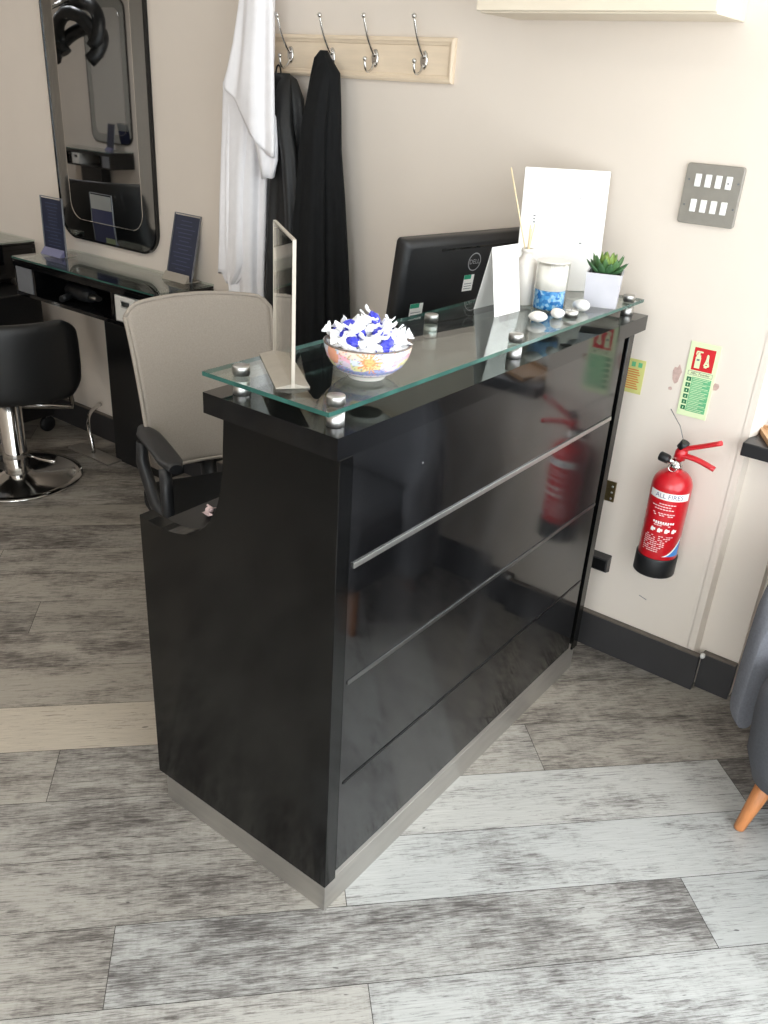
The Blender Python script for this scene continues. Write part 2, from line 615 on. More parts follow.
g = 0.0008
for row in range(-38, 24):
    v0 = 0.934 + PW * (row - 5)
    end = ENDS.get(row, rnd.uniform(0, PL))
    for k in range(-11, 8):
        u_ = end + PL * k
        cx = PD * (u_ + PL / 2) + PN * (v0 + PW / 2)
        if not (XL - 1 < cx.x < XR + 1 and YF - 1 < cx.y < 1.2):
            continue
        c4 = [PD * a + PN * b for a, b in ((u_ + g, v0 + g), (u_ + PL - g, v0 + g), (u_ + PL - g, v0 + PW - g), (u_ + g, v0 + PW - g))]
        t = (rnd.uniform(0.42, 0.60), rnd.uniform(0.3, 0.7), rnd.uniform(0.4, 0.75))
        if row < 2:      # browner boards away from the door
            t = (t[0] - 0.13, 0.45 + 0.5 * t[1], t[2] + 0.05)
        t = TONES.get((row, k), t)
        ou, ov = rnd.uniform(0, 40), rnd.uniform(0, 40)
        ps = clip(c4)
        if not ps:
            continue
        f = bm.faces.new([bm.verts.new(p) for p in ps])
        f.material_index = kp
        for l in f.loops:
            l[uvl].uv = (l.vert.co.dot(PD) + ou, l.vert.co.dot(PN) + ov)
            l[ton] = (*t, 1)
mb.poly([(XL, YF, -0.0015), (XR, YF, -0.0015), (XR, 0.11, -0.0015), (XL, 0.11, -0.0015)], 'gap')
mb.box((XL - .1, YF - .1, -0.12), (XR + .1, 0.12, -0.02), 'gap')
struct('floor', mb)

mb = MB().box((XL - .1, YF - .1, ZC), (XR + .1, 0.3, ZC + 0.1), 'ceiling')
struct('ceiling', mb)

PX = 0.312      # where the wall ends and the window recess begins
mb = MB()
mb.box((XL, 0, 0), (PX - .02, 0.28, ZC), 'wall')
mb.prism([(PX - .021, 0, 0), (PX, 0, 0), (PX + .010, .030, 0), (PX + .010, .28, 0), (PX - .021, .28, 0)], (0, 0, 2.3), 'wall')
mb.box((PX, 0.03, 0), (0.44, 0.28, 0.793), 'wall')
mb.box((0.44, 0.09, 0), (XR, 0.28, 0.793), 'wall')
mb.box((PX - .02, 0.0, 2.3), (XR, 0.28, ZC), 'wall')
struct('wall_back', mb)
mb = MB().box((XL - .12, YF, 0), (XL, 0.28, ZC), 'wall')
struct('wall_left', mb)
mb = MB().box((XL, YF - .12, 0), (0.25, YF, ZC), 'wall')
mb.box((0.25, YF - .12, 0), (XR, YF, 0.24), 'wall').box((0.25, YF - .12, 2.46), (XR, YF, ZC), 'wall').box((1.95, YF - .12, .24), (XR, YF, 2.46), 'wall')
struct('wall_front', mb)
mb = MB()
mb.box((XR, YF, 0), (XR + .12, 0.28, 0.24), 'wall')
mb.box((XR, YF, 2.46), (XR + .12, 0.28, ZC), 'wall')
mb.box((XR, YF, .24), (XR + .12, -3.36, 2.46), 'wall')
mb.box((XR, -.34, .24), (XR + .12, 0.28, 2.46), 'wall')
struct('wall_right', mb)

mb = MB()
mb.box((XL, -0.020, 0), (PX + 0.024, 0, 0.121), 'skirt')
mb.box((XL, -0.021, 0.121), (PX + 0.024, 0, 0.1265), 'skirt_highlight', 0.002)
mb.box((PX + 0.026, 0.008, 0), (0.44, 0.03, 0.121), 'skirt')
mb.box((PX + 0.026, 0.007, 0.121), (0.44, 0.03, 0.1265), 'skirt_highlight', 0.002)
mb.box((0.441, 0.07, 0), (XR, 0.09, 0.1265), 'skirt')
mb.ell((PX + 0.03, -0.002, 0.122), (0.008, 0.012, 0.009), 'white', 8, 6)
struct('baseboard_back', mb)
struct('baseboard_front', MB().box((XL, YF, 0), (XR, YF + 0.02, 0.1265), 'skirt'))
struct('baseboard_left', MB().box((XL, YF + .02, 0), (XL + .02, -.02, 0.1265), 'skirt'))

# windows: frame, mullions and panes
def window(name, axis, a0, a1, z0, z1, pos, bars):
    fr, pn = MB(), MB()
    def bx(b, p0, p1, q0, q1, th, m):
        if axis == 'X':
            b.box((pos - th, p0, q0), (pos + th, p1, q1), m)
        else:
            b.box((p0, pos - th, q0), (p1, pos + th, q1), m)
    w = 0.05
    for z in (z0, z1 - w):
        bx(fr, a0, a1, z, z + w, 0.025, 'white')
    for a in (a0, a1 - w):
        bx(fr, a, a + w, z0 + w, z1 - w, 0.025, 'white')
    for b in bars:
        bx(fr, b - w / 2, b + w / 2, z0 + w, z1 - w, 0.025, 'white')
    bx(pn, a0 + w, a1 - w, z0 + w, z1 - w, 0.003, 'pane')
    o = struct(name, fr)
    obj('window_pane', pn, o)
window('window_1', 'X', -3.36, -0.34, 0.24, 2.46, XR + 0.06, (-2.35, -1.35))
window('window_3', 'Y', 0.25, 1.95, 0.24, 2.46, YF - 0.06, (1.1,))
window('window_2', 'Y', PX + .02, XR, 0.831, 2.3, 0.21, (1.2,))

mb = MB().box((PX - 0.001, -0.052, 0.793), (XR, 0.0, 0.831), 'sill', 0.003)
mb.box((PX + 0.001, -0.001, 0.7935), (XR, 0.27, 0.8305), 'sill')
struct('trim_sill', mb)

# boxed-in meter cupboard high on the wall
t = thing('wall_cupboard', 'cream boxed-in cupboard high on the wall above the reception desk', 'cupboard', (-0.243, 0, 1.815))
obj('carcass', MB().box((-0.55, -0.195, 1.815), (0.066, -0.001, 2.25), 'pelmet', 0.002), t)
obj('door', MB().box((-0.552, -0.213, 1.819), (0.068, -0.196, 2.25), 'pelmet', 0.002), t)

# ------------------------------------------------------------------ reception desk
YN, YE = -1.366, -0.155      # outer faces of the two end panels
desk = thing('reception_desk', 'black gloss reception desk with steel plinth and raised glass shelf', 'desk', (-0.25, -0.72, 0))


def end_profile():
    p = [(-0.545, 0.079), (0.0, 0.079), (0.0, 1.078), (-0.277, 1.078), (-0.282, 0.985)]
    p += [(q.x, q.y) for q in bez((-0.282, 0.985), (-0.29, 0.85), (-0.36, 0.785), (-0.475, 0.782), 16)][1:]
    p += [(-0.52, 0.784), (-0.545, 0.790)]
    return p


for y0, y1 in ((YN, YN + 0.036), (-0.190, YE)):
    mb = MB().prism([(x, y0, z) for x, z in end_profile()], (0, y1 - y0, 0), 'laminate')
    bmesh.ops.bevel(mb.bm, geom=[e for e in mb.bm.edges], offset=0.0012, segments=1, affect='EDGES')
    obj('end_panel', mb, desk)
mb = MB().box((-0.022, YN + 0.0362, 0.102), (-0.0005, -0.219, 1.0779), 'front_gloss')
obj('front_panel', mb, desk)
mb = MB().box((-0.322, -1.372, 1.078), (-0.0005, -0.082, 1.118), 'black_gloss')
obj('upper_shelf', mb, desk)
mb = MB().box((-0.54, YN + 0.037, 0.735), (-0.04, -0.198, 0.758), 'black_satin', 0.002)
obj('desktop', mb, desk)
mb = MB().box((-0.525, YN + 0.006, 0.0), (-0.004, -0.165, 0.0785), 'plinth', 0.001)
mb.box((-0.036, YN + 0.038, 0.0786), (-0.005, -0.192, 0.101), 'plinth')
mb.box((-0.040, -0.219, 0.102), (-0.030, -0.1905, 1.0775), 'black_satin')
obj('plinth', mb, desk)
for z, hz, px_, mt in ((0.860, .0052, .0032, 'alu'), (0.600, .0044, .0020, 'alu_dimmed'), (0.345, .0034, .0012, 'alu_shaded')):  # one metal throughout; weaker light on the lower strips is put into their colour
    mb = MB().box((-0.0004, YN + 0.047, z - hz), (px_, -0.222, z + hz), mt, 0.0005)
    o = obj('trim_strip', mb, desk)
    o['label'] = {'alu': 'bright satin aluminium strip', 'alu_dimmed': 'middle aluminium strip with shade in its colour', 'alu_shaded': 'lowest aluminium strip with deep shade in its colour'}[mt]
# glass shelf: clear faces, green edge
G0, G1 = 1.145, 1.153
mb = MB()
gx0, gx1, gy0, gy1 = -0.331, -0.028, -1.364, -0.06
q = [(gx0, gy0), (gx1, gy0), (gx1, gy1), (gx0, gy1)]
mb.poly([(x, y, G1) for x, y in q], 'glass').poly([(x, y, G0) for x, y in q][::-1], 'glass')
for i in range(4):
    a, b = q[i], q[(i + 1) % 4]
    mb.poly([(*a, G0), (*b, G0), (*b, G1), (*a, G1)], 'teal_edge')
bmesh.ops.remove_doubles(mb.bm, verts=list(mb.bm.verts), dist=1e-5)
o = obj('glass_top', mb, desk)
o['label'] = 'clear glass top with green edges'
for sx in (-0.268, -0.045):
    for sy in (-1.327, -0.73, -0.125):
        mb = MB().lathe([(0, 1.1182), (0.0155, 1.1182), (0.016, 1.119), (0.016, 1.1448)], 'alu', (sx, sy, 0), 28)
        mb.lathe([(0.0145, 1.1535), (0.0145, 1.156), (0.016, 1.1565), (0.016, 1.169), (0.0152, 1.171), (0, 1.171)], 'alu', (sx, sy, 0), 28)
        o = obj('glass_standoff', mb, desk)
        o['label'] = 'round satin metal standoff'
# tiny screw hole on the front
mb = MB().lathe([(0.0024, 0), (0.002, 0.0008), (0, 0.0008)], 'alu_dimmed', (-0.0004, -1.12, 1.00), 10, axis='X')
obj('screw', mb, desk)

# ------------------------------------------------------------------ things on the glass
# acrylic poster holder seen nearly edge-on
A, B = Vector((-0.318, -1.190, G1)), Vector((-0.150, -1.318, G1))
t = thing('sign_holder', 'clear upright acrylic sign holder on the near end of the glass shelf', 'sign holder', (*((A + B) / 2).xy, G1))
F = frame((A + B) / 2 + Vector((0, 0, 0.0005)), B - A, (0, 0, 1))
mb = MB()
hh = .250
for y in (-.0025, .0025):
    mb.poly([(-.105, y, .004), (.103, y, .004), (.103, y, hh - .003), (-.105, y, hh - .003)], 'acrylic')
mb.box((.1035, -.003, .002), (.1065, .003, hh), 'acrylic_edge')
mb.box((-.1065, -.003, hh - .0028), (.1032, .003, hh), 'acrylic_edge')
mb.box((-.1065, -.003, .002), (-.1052, .003, hh - .003), 'acrylic_edge')
o = obj('upright', mb, t, xf=F)
mb = MB().prism([(-.105, -.030, 0), (-.105, .030, 0), (-.105, .030, .0022), (-.105, .004, .008), (-.105, -.004, .008), (-.105, -.030, .0022)], (.21, 0, 0), 'acrylic_foot')
obj('foot', mb, t, xf=F)

# painted bowl and sweets
BC = Vector((-0.111, -1.163, G1))
t = thing('bowl', 'small painted ceramic bowl with a sun motif on the glass shelf', 'bowl', BC)
prof_out = [(0.0, 0.001), (0.034, 0.0), (0.0365, 0.004), (0.040, 0.008), (0.052, 0.014), (0.066, 0.026), (0.0745, 0.040), (0.079, 0.054), (0.081, 0.066)]
prof_in = [(0.0775, 0.066), (0.074, 0.052), (0.066, 0.034), (0.050, 0.019), (0.030, 0.012), (0.0, 0.011)]


def dense(pr, n=6):
    o = []
    for a, b in zip(pr, pr[1:]):
        o += [(a[0] + (b[0] - a[0]) * i / n, a[1] + (b[1] - a[1]) * i / n) for i in range(n)]
    return o + [pr[-1]]


tocam = math.atan2(CAM.y - BC.y, CAM.x - BC.x)


def paint(co):
    q = co - BC
    a = math.atan2(q.y, q.x)
    d = (a - tocam + pi) % (2 * pi) - pi
    sarc, z = d * 0.078, q.z
    rr = random.Random(int((a + 9) * 40) * 91 + int(z * 900))
    if z > 0.064:
        return lin(70, 44, 34)
    c = lin(238, 232, 222)
    w = 0.004 * sin(a * 7)
    if z < 0.012 or (q.xy.length < 0.072 and z > 0.012 and False):
        return lin(240, 236, 228)
    if 0.018 < z < 0.030 + w:
        c = lin(150, 160, 206) if rr.random() > 0.25 else lin(110, 120, 190)
    elif z < 0.018:
        c = lin(226, 216, 222)
    elif z < 0.042 + w:
        c = lin(222, 214, 150) if sin(a * 5) > -0.2 else lin(214, 196, 216)
    elif z < 0.052 + w:
        c = lin(232, 170, 190) if sin(a * 3 + 0.8) > 0 else lin(206, 214, 232)
    else:
        c = lin(232, 206, 190) if sin(a * 4) > 0 else lin(200, 208, 228)
    if rr.random() < 0.12:
        c = random.Random(rr.random()).choice((lin(220, 120, 70), lin(120, 170, 110), lin(110, 124, 200)))
    # sun
    dx, dz = sarc - 0.004, z - 0.047
    rad = math.hypot(dx, dz)
    ang = math.atan2(dz, dx)
    if rad < 0.0075:
        c = lin(226, 176, 92) if rr.random() > .3 else lin(224, 140, 80)
    elif rad < 0.0165 + 0.0075 * cos(ang * 17) + 0.003 * cos(ang * 5):
        c = lin(222, 130, 66) if rr.random() > .25 else lin(232, 184, 110)
    # red flower at the left
    if math.hypot(sarc + 0.072, z - 0.05) < 0.016:
        c = lin(224, 146, 112)
    return c


mb = MB().lathe(dense(prof_out, 7) + prof_in, 'bowl', BC, 180)
obj('bowl_body', mb, t, tone=lambda co: paint(co) if (co - BC).xy.length > 0.0001 else lin(240, 236, 228))


def sweet_mesh(kind):
    mb = MB()
    a, b = {'w': ('sweet_white', 'sweet_white'), 'b': ('sweet_white', 'sweet_blue'), 'p': ('sweet_pink', 'sweet_pink')}[kind]
    rq = random.Random(kind)
    mb.ell((0, 0, 0), (0.0145, 0.0098, 0.0088), b, 9, 7, None, lambda q: 1 + rq.uniform(-.13, .13))
    for sx in (-1, 1):   # twisted fan ends
        rings = []
        for x, w, h in ((0.012, 0.0045, 0.0045), (0.0145, 0.0026, 0.0026), (0.020, 0.0092, 0.0018), (0.0255, 0.0130, 0.001)):
            rings.append([(sx * (x + (0.0018 * sin(3 * th) if x > 0.02 else 0)), w * cos(th), h * sin(th) + 0.0022 * sin(2.5 * th) * (x > 0.016)) for th in [2 * pi * k / 10 for k in range(10)]])
        mb.loft(rings, a)
    for f in mb.bm.faces:
        f.smooth = False
    return mb


protos = {}
def place_sweet(kind, loc, rot, label, group):
    if kind not in protos:
        o = protos[kind] = obj('wrapped_sweet', sweet_mesh(kind))
    else:
        o = protos[kind].copy()
        COL.objects.link(o)
    o.location = loc
    o.rotation_euler = rot
    return tag(o, label, 'sweet', group)


rs = random.Random(4)
spots = []
for ring, (rad, n, z) in enumerate(((0.060, 11, 0.063), (0.030, 7, 0.060), (0.058, 13, 0.076), (0.042, 8, 0.079), (0.029, 8, 0.084), (0.012, 4, 0.090), (0.034, 5, 0.096), (0.01, 2, 0.103))):
    for i in range(n):
        a = 2 * pi * (i + rs.random() * 0.5) / n + ring
        spots.append((rad * cos(a), rad * sin(a), z + rs.uniform(-0.003, 0.003), a + pi / 2 if ring == 0 else None))
for i, (x, y, z, along) in enumerate(spots):
    kind = 'b' if rs.random() < 0.46 else 'w'
    place_sweet(kind, BC + Vector((x, y, z)), (rs.uniform(-0.9, 0.9), rs.uniform(-0.7, 0.7), rs.uniform(0, 6.28)) if along is None else (rs.uniform(-0.6, 0.6), rs.uniform(-0.15, 0.15), along),
                'white wrapped sweet heaped in the painted bowl' if kind == 'w' else 'blue and white wrapped sweet heaped in the painted bowl',
                'white sweets in the bowl' if kind == 'w' else 'blue sweets in the bowl')
place_sweet('p', (-0.49, -1.22, 0.7665), (0.2, 0.1, 2.2), 'single pale pink wrapped sweet lying on the low desktop', None)

# folded tent card
BL, BR = Vector((-0.192, -0.575, G1)), Vector((-0.185, -0.465, G1))
RL = Vector((-0.272, -0.541, G1))
d = (BR - BL)
top = (BL + RL) / 2 + Vector((0.004, 0, 0.155))
t_ = MB()
n = d.cross(Vector((0, 0, 1))).normalized()
for foot in (BL, RL):
    a, b, c_, e = foot, foot + d, top + d, top
    th = (b - a).cross(e - a).normalized() * 0.0006
    t_.prism([a, b, c_, e], th, 'paper')
based('tent_card', t_, (-0.21, -0.51, G1), 'plain white folded tent card standing on the glass before the monitor', 'card')

# white framed price card behind the pot
CL, CR = Vector((-0.3339, -0.2341, G1)), Vector((-0.158, -0.0859, G1))
nrm = Vector(((CR - CL).y, -(CR - CL).x, 0)).normalized()
F = frame((CL + CR) / 2, CR - CL, Vector((0, 0, 1)) - nrm * 0.14)
t = thing('notice_card', 'tall white notice card standing behind the candle and succulent', 'notice', (*((CL + CR) / 2).xy, G1))
mb = MB().box((-.115, -.003, 0.0005), (.115, .003, .312), 'paper', 0.001)
obj('board', mb, t, xf=F)
mb = MB()
for x, z, w in ((-.082, .19, .006), (-.082, .182, .006), (-.082, .174, .006), (.05, .125, .007), (.07, .262, .003), (.04, .24, .003)):
    mb.box((x, -.0045, z), (x + w, -.0041, z + .0035), 'ink')
obj('lettering', mb, t, xf=F)
mb = MB().prism([(-.02, .004, .0), (.02, .004, .0), (.02, .004, .2), (-.02, .004, .2)], (0, .002, 0), 'paper')
mb.prism([(-.02, .006, .2), (.02, .006, .2), (.02, .045, .008), (-.02, .045, .008)], (0, .002, 0), 'paper')
obj('strut', mb, t, xf=F)

# reed diffuser
DC = Vector((-0.226, -0.385, G1))
t = thing('reed_diffuser', 'frosted white reed diffuser bottle with pale reeds behind the tent card', 'diffuser', DC)
mb = MB().lathe([(0, 0), (0.027, 0), (0.029, 0.003), (0.029, 0.098), (0.026, 0.108), (0.014, 0.116), (0.013, 0.128), (0.0155, 0.129), (0.0155, 0.137), (0.011, 0.137), (0.011, 0.11), (0.0, 0.11)], 'frost', DC, 28)
obj('bottle', mb, t)
for dx, dy, L in ((-0.074, 0.0, 0.318), (-0.010, 0.016, 0.19), (0.006, -0.006, 0.185), (0.004, 0.012, 0.195)):
    mb = MB().tube([DC + Vector((0, 0, 0.112)), DC + Vector((dx, dy, L))], 0.0019, 'reed', 8)
    obj('reed', mb, t)

# candle glass
CC = Vector((-0.150, -0.385, G1))
t = thing('candle_jar', 'glass candle jar with blue crystals under white wax', 'candle', CC)
obj('wax', MB().lathe([(0, 0.050), (0.0375, 0.050), (0.0375, 0.108), (0, 0.106)], 'wax', CC, 32), t)
rc = random.Random(3)
mb = MB().lathe([(0, 0.004), (0.037, 0.004)] + [(0.0375, 0.004 + 0.0455 * k / 6) for k in range(7)] + [(0, 0.0495)], 'crystals', CC, 32)
obj('crystals', mb, t)
mb = MB().lathe([(0, 0.0), (0.040, 0.0), (0.0415, 0.002), (0.0415, 0.118)], 'acrylic', CC, 36)
mb.bm.faces.ensure_lookup_table()
for f in list(mb.bm.faces):
    if len(f.verts) > 10 and f.calc_center_median().z > CC.z + 0.1:
        mb.bm.faces.remove(f)
mb.lathe([(0.0400, 0.1165), (0.0418, 0.1165), (0.0418, 0.1185), (0.0400, 0.1185)], 'frost', CC, 36)
obj('jar', mb, t)

# pebbles and tealight
def pebble(px, py, rx, ry, rz, rot, label):
    ph = rot * 3
    w = lambda q: 1 + 0.10 * sin(3 * q.x + ph) + 0.08 * cos(4 * q.y - ph)
    b = MB().ell((0, 0, 0), (rx, ry, rz), 'shell', 18, 12, Matrix.Rotation(rot, 4, 'Z'), w)
    lo = min(v.co.z for v in b.bm.verts)
    b.bm.transform(Matrix.Translation((px, py, G1 + 0.0003 - lo)))
    based('pebble', b, (px, py, G1), label, 'pebble')
pebble(-0.098, -0.535, 0.024, 0.014, 0.0115, 0.5, 'largest white pebble, curved, nearest the tent card')
pebble(-0.086, -0.455, 0.017, 0.014, 0.0125, 1.1, 'small round white pebble between curved pebble and tealight')
pebble(-0.082, -0.342, 0.022, 0.016, 0.013, 0.2, 'white oval pebble at the foot of the succulent pot')
TC = Vector((-0.070, -0.418, G1))
t = thing('tealight', 'little white tealight among the pebbles', 'candle', TC)
obj('cup', MB().lathe([(0, 0), (0.0165, 0), (0.0185, 0.018), (0.0165, 0.018), (0.016, 0.012), (0, 0.012)], 'steel', TC, 24), t)
mb = MB().lathe([(0, 0.0125), (0.0155, 0.0125), (0.0155, 0.0155), (0, 0.0155)], 'wax', TC, 24).tube([TC + Vector((0, 0, 0.0155)), TC + Vector((0.001, 0, 0.0235))], 0.0008, 'ink', 6)
obj('wax', mb, t)

# succulent
PC = Vector((-0.082, -0.222, G1))
t = thing('potted_succulent', 'green succulent in a square pale grey pot on the glass shelf', 'plant', PC, R(20))
mb = MB()
h, a0, a1 = 0.085, 0.041, 0.0445
ring = lambda a, z: [(sx * a, sy * a, z) for sx, sy in ((-1, -1), (1, -1), (1, 1), (-1, 1))]
mb.loft([ring(a0, 0), ring(a1, h), ring(a1 - .004, h), ring(a1 - .006, h - .012)], 'pot', cap=True, smooth=False)
obj('pot', mb, t, world=False)
mb = MB().box((-.035, -.035, h - .013), (.035, .035, h - .008), 'soil')
obj('soil', mb, t, world=False)
rl = random.Random(9)
for ring_i, (n, tilt, L, w) in enumerate(((10, 68, 0.064, 0.0125), (9, 50, 0.066, 0.0125), (7, 31, 0.060, 0.0115), (5, 13, 0.050, 0.010))):
    for i in range(n):
        az = 2 * pi * i / n + ring_i * 0.5 + rl.uniform(-.1, .1)
        ti = R(tilt + rl.uniform(-6, 6))
        rings = []
        for k in range(8):
            s_ = k / 7
            b_ = ti + 0.35 * (0.5 - s_)
            cpt = Vector((sin(b_) * L * s_, 0, cos(b_) * L * s_))
            wd = w * (0.55 + 1.1 * s_ - 1.65 * s_ ** 3.2) if s_ < 1 else 0.0004
            wd = max(wd, 0.0005)
            nx = Vector((cos(b_), 0, -sin(b_)))
            rings.append([cpt + Vector((0, 1, 0)) * wd * cos(2 * pi * j / 8) + nx * wd * 0.42 * sin(2 * pi * j / 8) for j in range(8)])
        mb = MB().loft(rings, 'leaf')
        mb.bm.transform(Matrix.Translation((0, 0, h - 0.010)) @ Matrix.Rotation(az, 4, 'Z'))
        inner = (lin(72, 112, 70), lin(88, 128, 74), lin(138, 166, 74), lin(176, 190, 86))[ring_i]
        obj('leaf', mb, t, world=False, tone=lambda co, c=inner: c if (co - Vector((0, 0, h))).length < 0.036 else tuple(x * 0.8 for x in c))

# ------------------------------------------------------------------ monitor on the low desktop
W_ = Vector((0.182, 0.983, 0)).normalized()
N_ = Vector((W_.y, -W_.x, 0))
tl = R(7.6)
U_ = Vector((0, 0, 1)) * cos(tl) + N_ * sin(tl)
PWD, PH = 0.525, 0.335
TLc = Vector((-0.5, -0.553, 1.287))
org = TLc - U_ * PH + W_ * (PWD / 2 + 0.028) - Vector((0, 0, 0.006))          # bottom centre of the back face
F = frame(org, W_, U_)                       # local y points away from the back face
foot = Vector((org.x - 0.03, org.y, 0.758))
t = thing('monitor', 'black computer monitor seen from behind on the reception desk', 'monitor', foot)
# local y of frame: z x x ; flip so back face is y=0 and body extends behind it
sgn = 1 if (F.to_3x3() @ Vector((0, 1, 0))).dot(N_) < 0 else -1
mb = MB()
out = rrect(-PWD / 2, PWD / 2, 0, PH, 0.012, 5)
inn = rrect(-PWD / 2 + .02, PWD / 2 - .02, .02, PH - .02, 0.012, 5)
mb.loft([[(x, sgn * 0.040, z) for x, z in out], [(x, sgn * 0.016, z) for x, z in out], [(x * 0.985, sgn * 0.006, (z - PH / 2) * .985 + PH / 2) for x, z in out], [(x, sgn * 0.0, z) for x, z in inn]], 'black_plastic')
obj('casing', mb, t, xf=F)
mb = MB().box((-PWD / 2 + .008, sgn * .0402, .012), (PWD / 2 - .008, sgn * .0412, PH - .008), 'black_gloss')
obj('screen', mb, t, xf=F)
obj('vent_slot', MB().box((-0.13, -sgn * .0006, PH - .034), (0.19, sgn * .0002, PH - .029), 'black_gloss'), t, xf=F)
mb = MB()
lz, lx, lr = 0.262, 0.008, 0.0255
n = 40
for i in range(n):
    a, b = 2 * pi * i / n, 2 * pi * (i + 1) / n
    mb.poly([(lx + lr * cos(a), -sgn * .0008, lz + lr * sin(a)), (lx + lr * cos(b), -sgn * .0008, lz + lr * sin(b)), (lx + (lr - .003) * cos(b), -sgn * .0008, lz + (lr - .003) * sin(b)), (lx + (lr - .003) * cos(a), -sgn * .0008, lz + (lr - .003) * sin(a))], 'logo')
TX = Matrix.Translation((lx, -sgn * .0008, lz)) @ Matrix.Rotation(R(90), 4, 'X')
mb.text('DELL', 0.0185, 'logo', TX)
obj('maker_emblem', mb, t, xf=F)
for x, z, w, hh in ((-0.216, 0.118, .048, .046), (-0.022, 0.180, .040, .046)):
    mb = MB().box((x, -sgn * .0008, z), (x + w, -sgn * .0002, z + hh), 'white')
    mb.box((x, -sgn * .0011, z + hh - .012), (x + w * .7, -sgn * .0009, z + hh), 'teal_print')
    for k in range(3):
        mb.box((x + .004, -sgn * .0010, z + .006 + .007 * k), (x + w - .006, -sgn * .0009, z + .008 + .007 * k), 'ink')
    o = obj('label_sticker', mb, t, xf=F)
    o['label'] = 'white and green sticker'
mb = MB().box((foot.x - .02, foot.y - .04, .765), (foot.x + .012, foot.y + .04, 1.06), 'black_plastic', .006)
obj('neck', mb, t)
obj('base', MB().box((foot.x - .11, foot.y - .12, .7585), (foot.x + .08, foot.y + .12, .772), 'black_plastic', .005), t)

# ------------------------------------------------------------------ coat rail
t = thing('coat_rail', 'cream moulded coat rail with chrome hooks on the back wall', 'coat rail', (-1.125, 0, 1.708))
mb = MB()
x0, x1, z0, z1 = -1.51, -0.742, 1.648, 1.768
lay = ((0, 0), (0, .012), (.006, .016), (.010, .016), (.014, .012), (.019, .010), (.022, .006))
rg = []
for ins, y in lay:
    rg.append([(x0 + ins, -y - .0005, z0 + ins), (x1 - ins, -y - .0005, z0 + ins), (x1 - ins, -y - .0005, z1 - ins), (x0 + ins, -y - .0005, z1 - ins)])
mb.loft(rg, 'rail', smooth=False)
obj('backboard', mb, t)
hook0 = None
for i, x in enumerate((-1.393, -1.212, -1.036, -0.850)):
    if hook0 is None:
        z = 1.708
        mb = MB()
        out = [(0.0135 * cos(2 * pi * k / 24), 0.026 * sin(2 * pi * k / 24)) for k in range(24)]
        mb.loft([[(px_, -.0068, pz) for px_, pz in out], [(px_ * .95, -.0105, pz * .95) for px_, pz in out], [(px_ * .7, -.0125, pz * .7) for px_, pz in out]], 'chrome')
        plate = mb
        up_ = bez((0, -.011, .006), (0, -.035, .03), (0, -.055, .055), (0, -.072, .110), 12)
        mb2 = MB().tube(up_, [.0042] * 4 + [.0036] * 9, 'chrome', 10)
        mb2.ell(up_[-1], (.0075, .0075, .0075), 'chrome', 12, 8)
        lo_ = bez((0, -.011, -.010), (0, -.022, -.045), (0, -.062, -.052), (0, -.058, -.004), 12)
        mb3 = MB().tube(lo_, .0038, 'chrome', 10)
        mb3.ell(lo_[-1], (.0068, .0068, .0068), 'chrome', 12, 8)
        hk = obj('hook', plate, t, world=False)
        a = obj('upper_prong', mb2, hk, world=False)
        b = obj('lower_prong', mb3, hk, world=False)
        hook0 = hk
    else:
        hk = copy_tree(hook0, t)
    hk.location = (x + 1.125, 0, 0)

# ------------------------------------------------------------------ garments
def garment(stations, m, folds, amp, ph=0.0, n=72):
    """stations: (z, x_left, x_right, y_mid, half depth[, hem slant]) from the top down"""
    stations = [tuple(q_) + (0,) * (6 - len(q_)) for q_ in stations]
    rings = []
    dense_st = []
    for a, b in zip(stations, stations[1:]):
        k = max(2, int(abs(a[0] - b[0]) / 0.03))
        for i in range(k):
            t_ = i / k
            dense_st.append([a[j] + (b[j] - a[j]) * t_ for j in range(6)])
    dense_st.append(list(stations[-1]))
    zt, zb = stations[0][0], stations[-1][0]
    for z, xl, xr, ym, hd, sl in dense_st:
        s_ = (zt - z) / max(zt - zb, 1e-6)
        ring = []
        for i in range(n):
            th = 2 * pi * i / n
            cx, hw = (xl + xr) / 2, (xr - xl) / 2
            w = 1 + amp * min(1, 0.25 + s_ * 1.4) * (sin(folds * th + ph + 0.8 * sin(3 * s_)) + 0.5 * sin((folds * 1.7) // 1 * th + 2.1 + ph))
            ring.append((cx + hw * cos(th) * (1 + (w - 1) * 0.25), ym + hd * sin(th) * w + 0.0, z + 0.004 * sin(3 * th + ph) * s_ + sl * hw * cos(th)))
        rings.append(ring)
    b = MB().loft(rings, m)
    return b


# white gown at the corner, hung from a peg above the picture
t = thing('white_gown', 'long white gown hanging at the left end of the coat rail', 'gown', (-1.50, -0.09, 0.74))
st = [(2.02, -1.47, -1.41, -.085, .03), (1.98, -1.50, -1.38, -.085, .04), (1.90, -1.505, -1.40, -.085, .04), (1.70, -1.56, -1.40, -.085, .045), (1.54, -1.60, -1.42, -.09, .05), (1.36, -1.612, -1.428, -.09, .05),
      (1.1, -1.622, -1.440, -.09, .05), (0.95, -1.618, -1.45, -.088, .045), (0.72, -1.60, -1.44, -.085, .04)]
obj('body', garment(st, 'white_cloth', 6, 0.26, 0.6), t)
st = [(1.93, -1.455, -1.345, -.15, .03, 0), (1.83, -1.468, -1.330, -.155, .034, -.05), (1.72, -1.485, -1.325, -.16, .036, -.15), (1.62, -1.505, -1.318, -.165, .038, -.45), (1.53, -1.525, -1.315, -.168, .036, -.95), (1.505, -1.523, -1.317, -.168, .034, -1.05)]
obj('shoulder', garment(st, 'white_cloth', 5, 0.28, 1.4, 72), t)
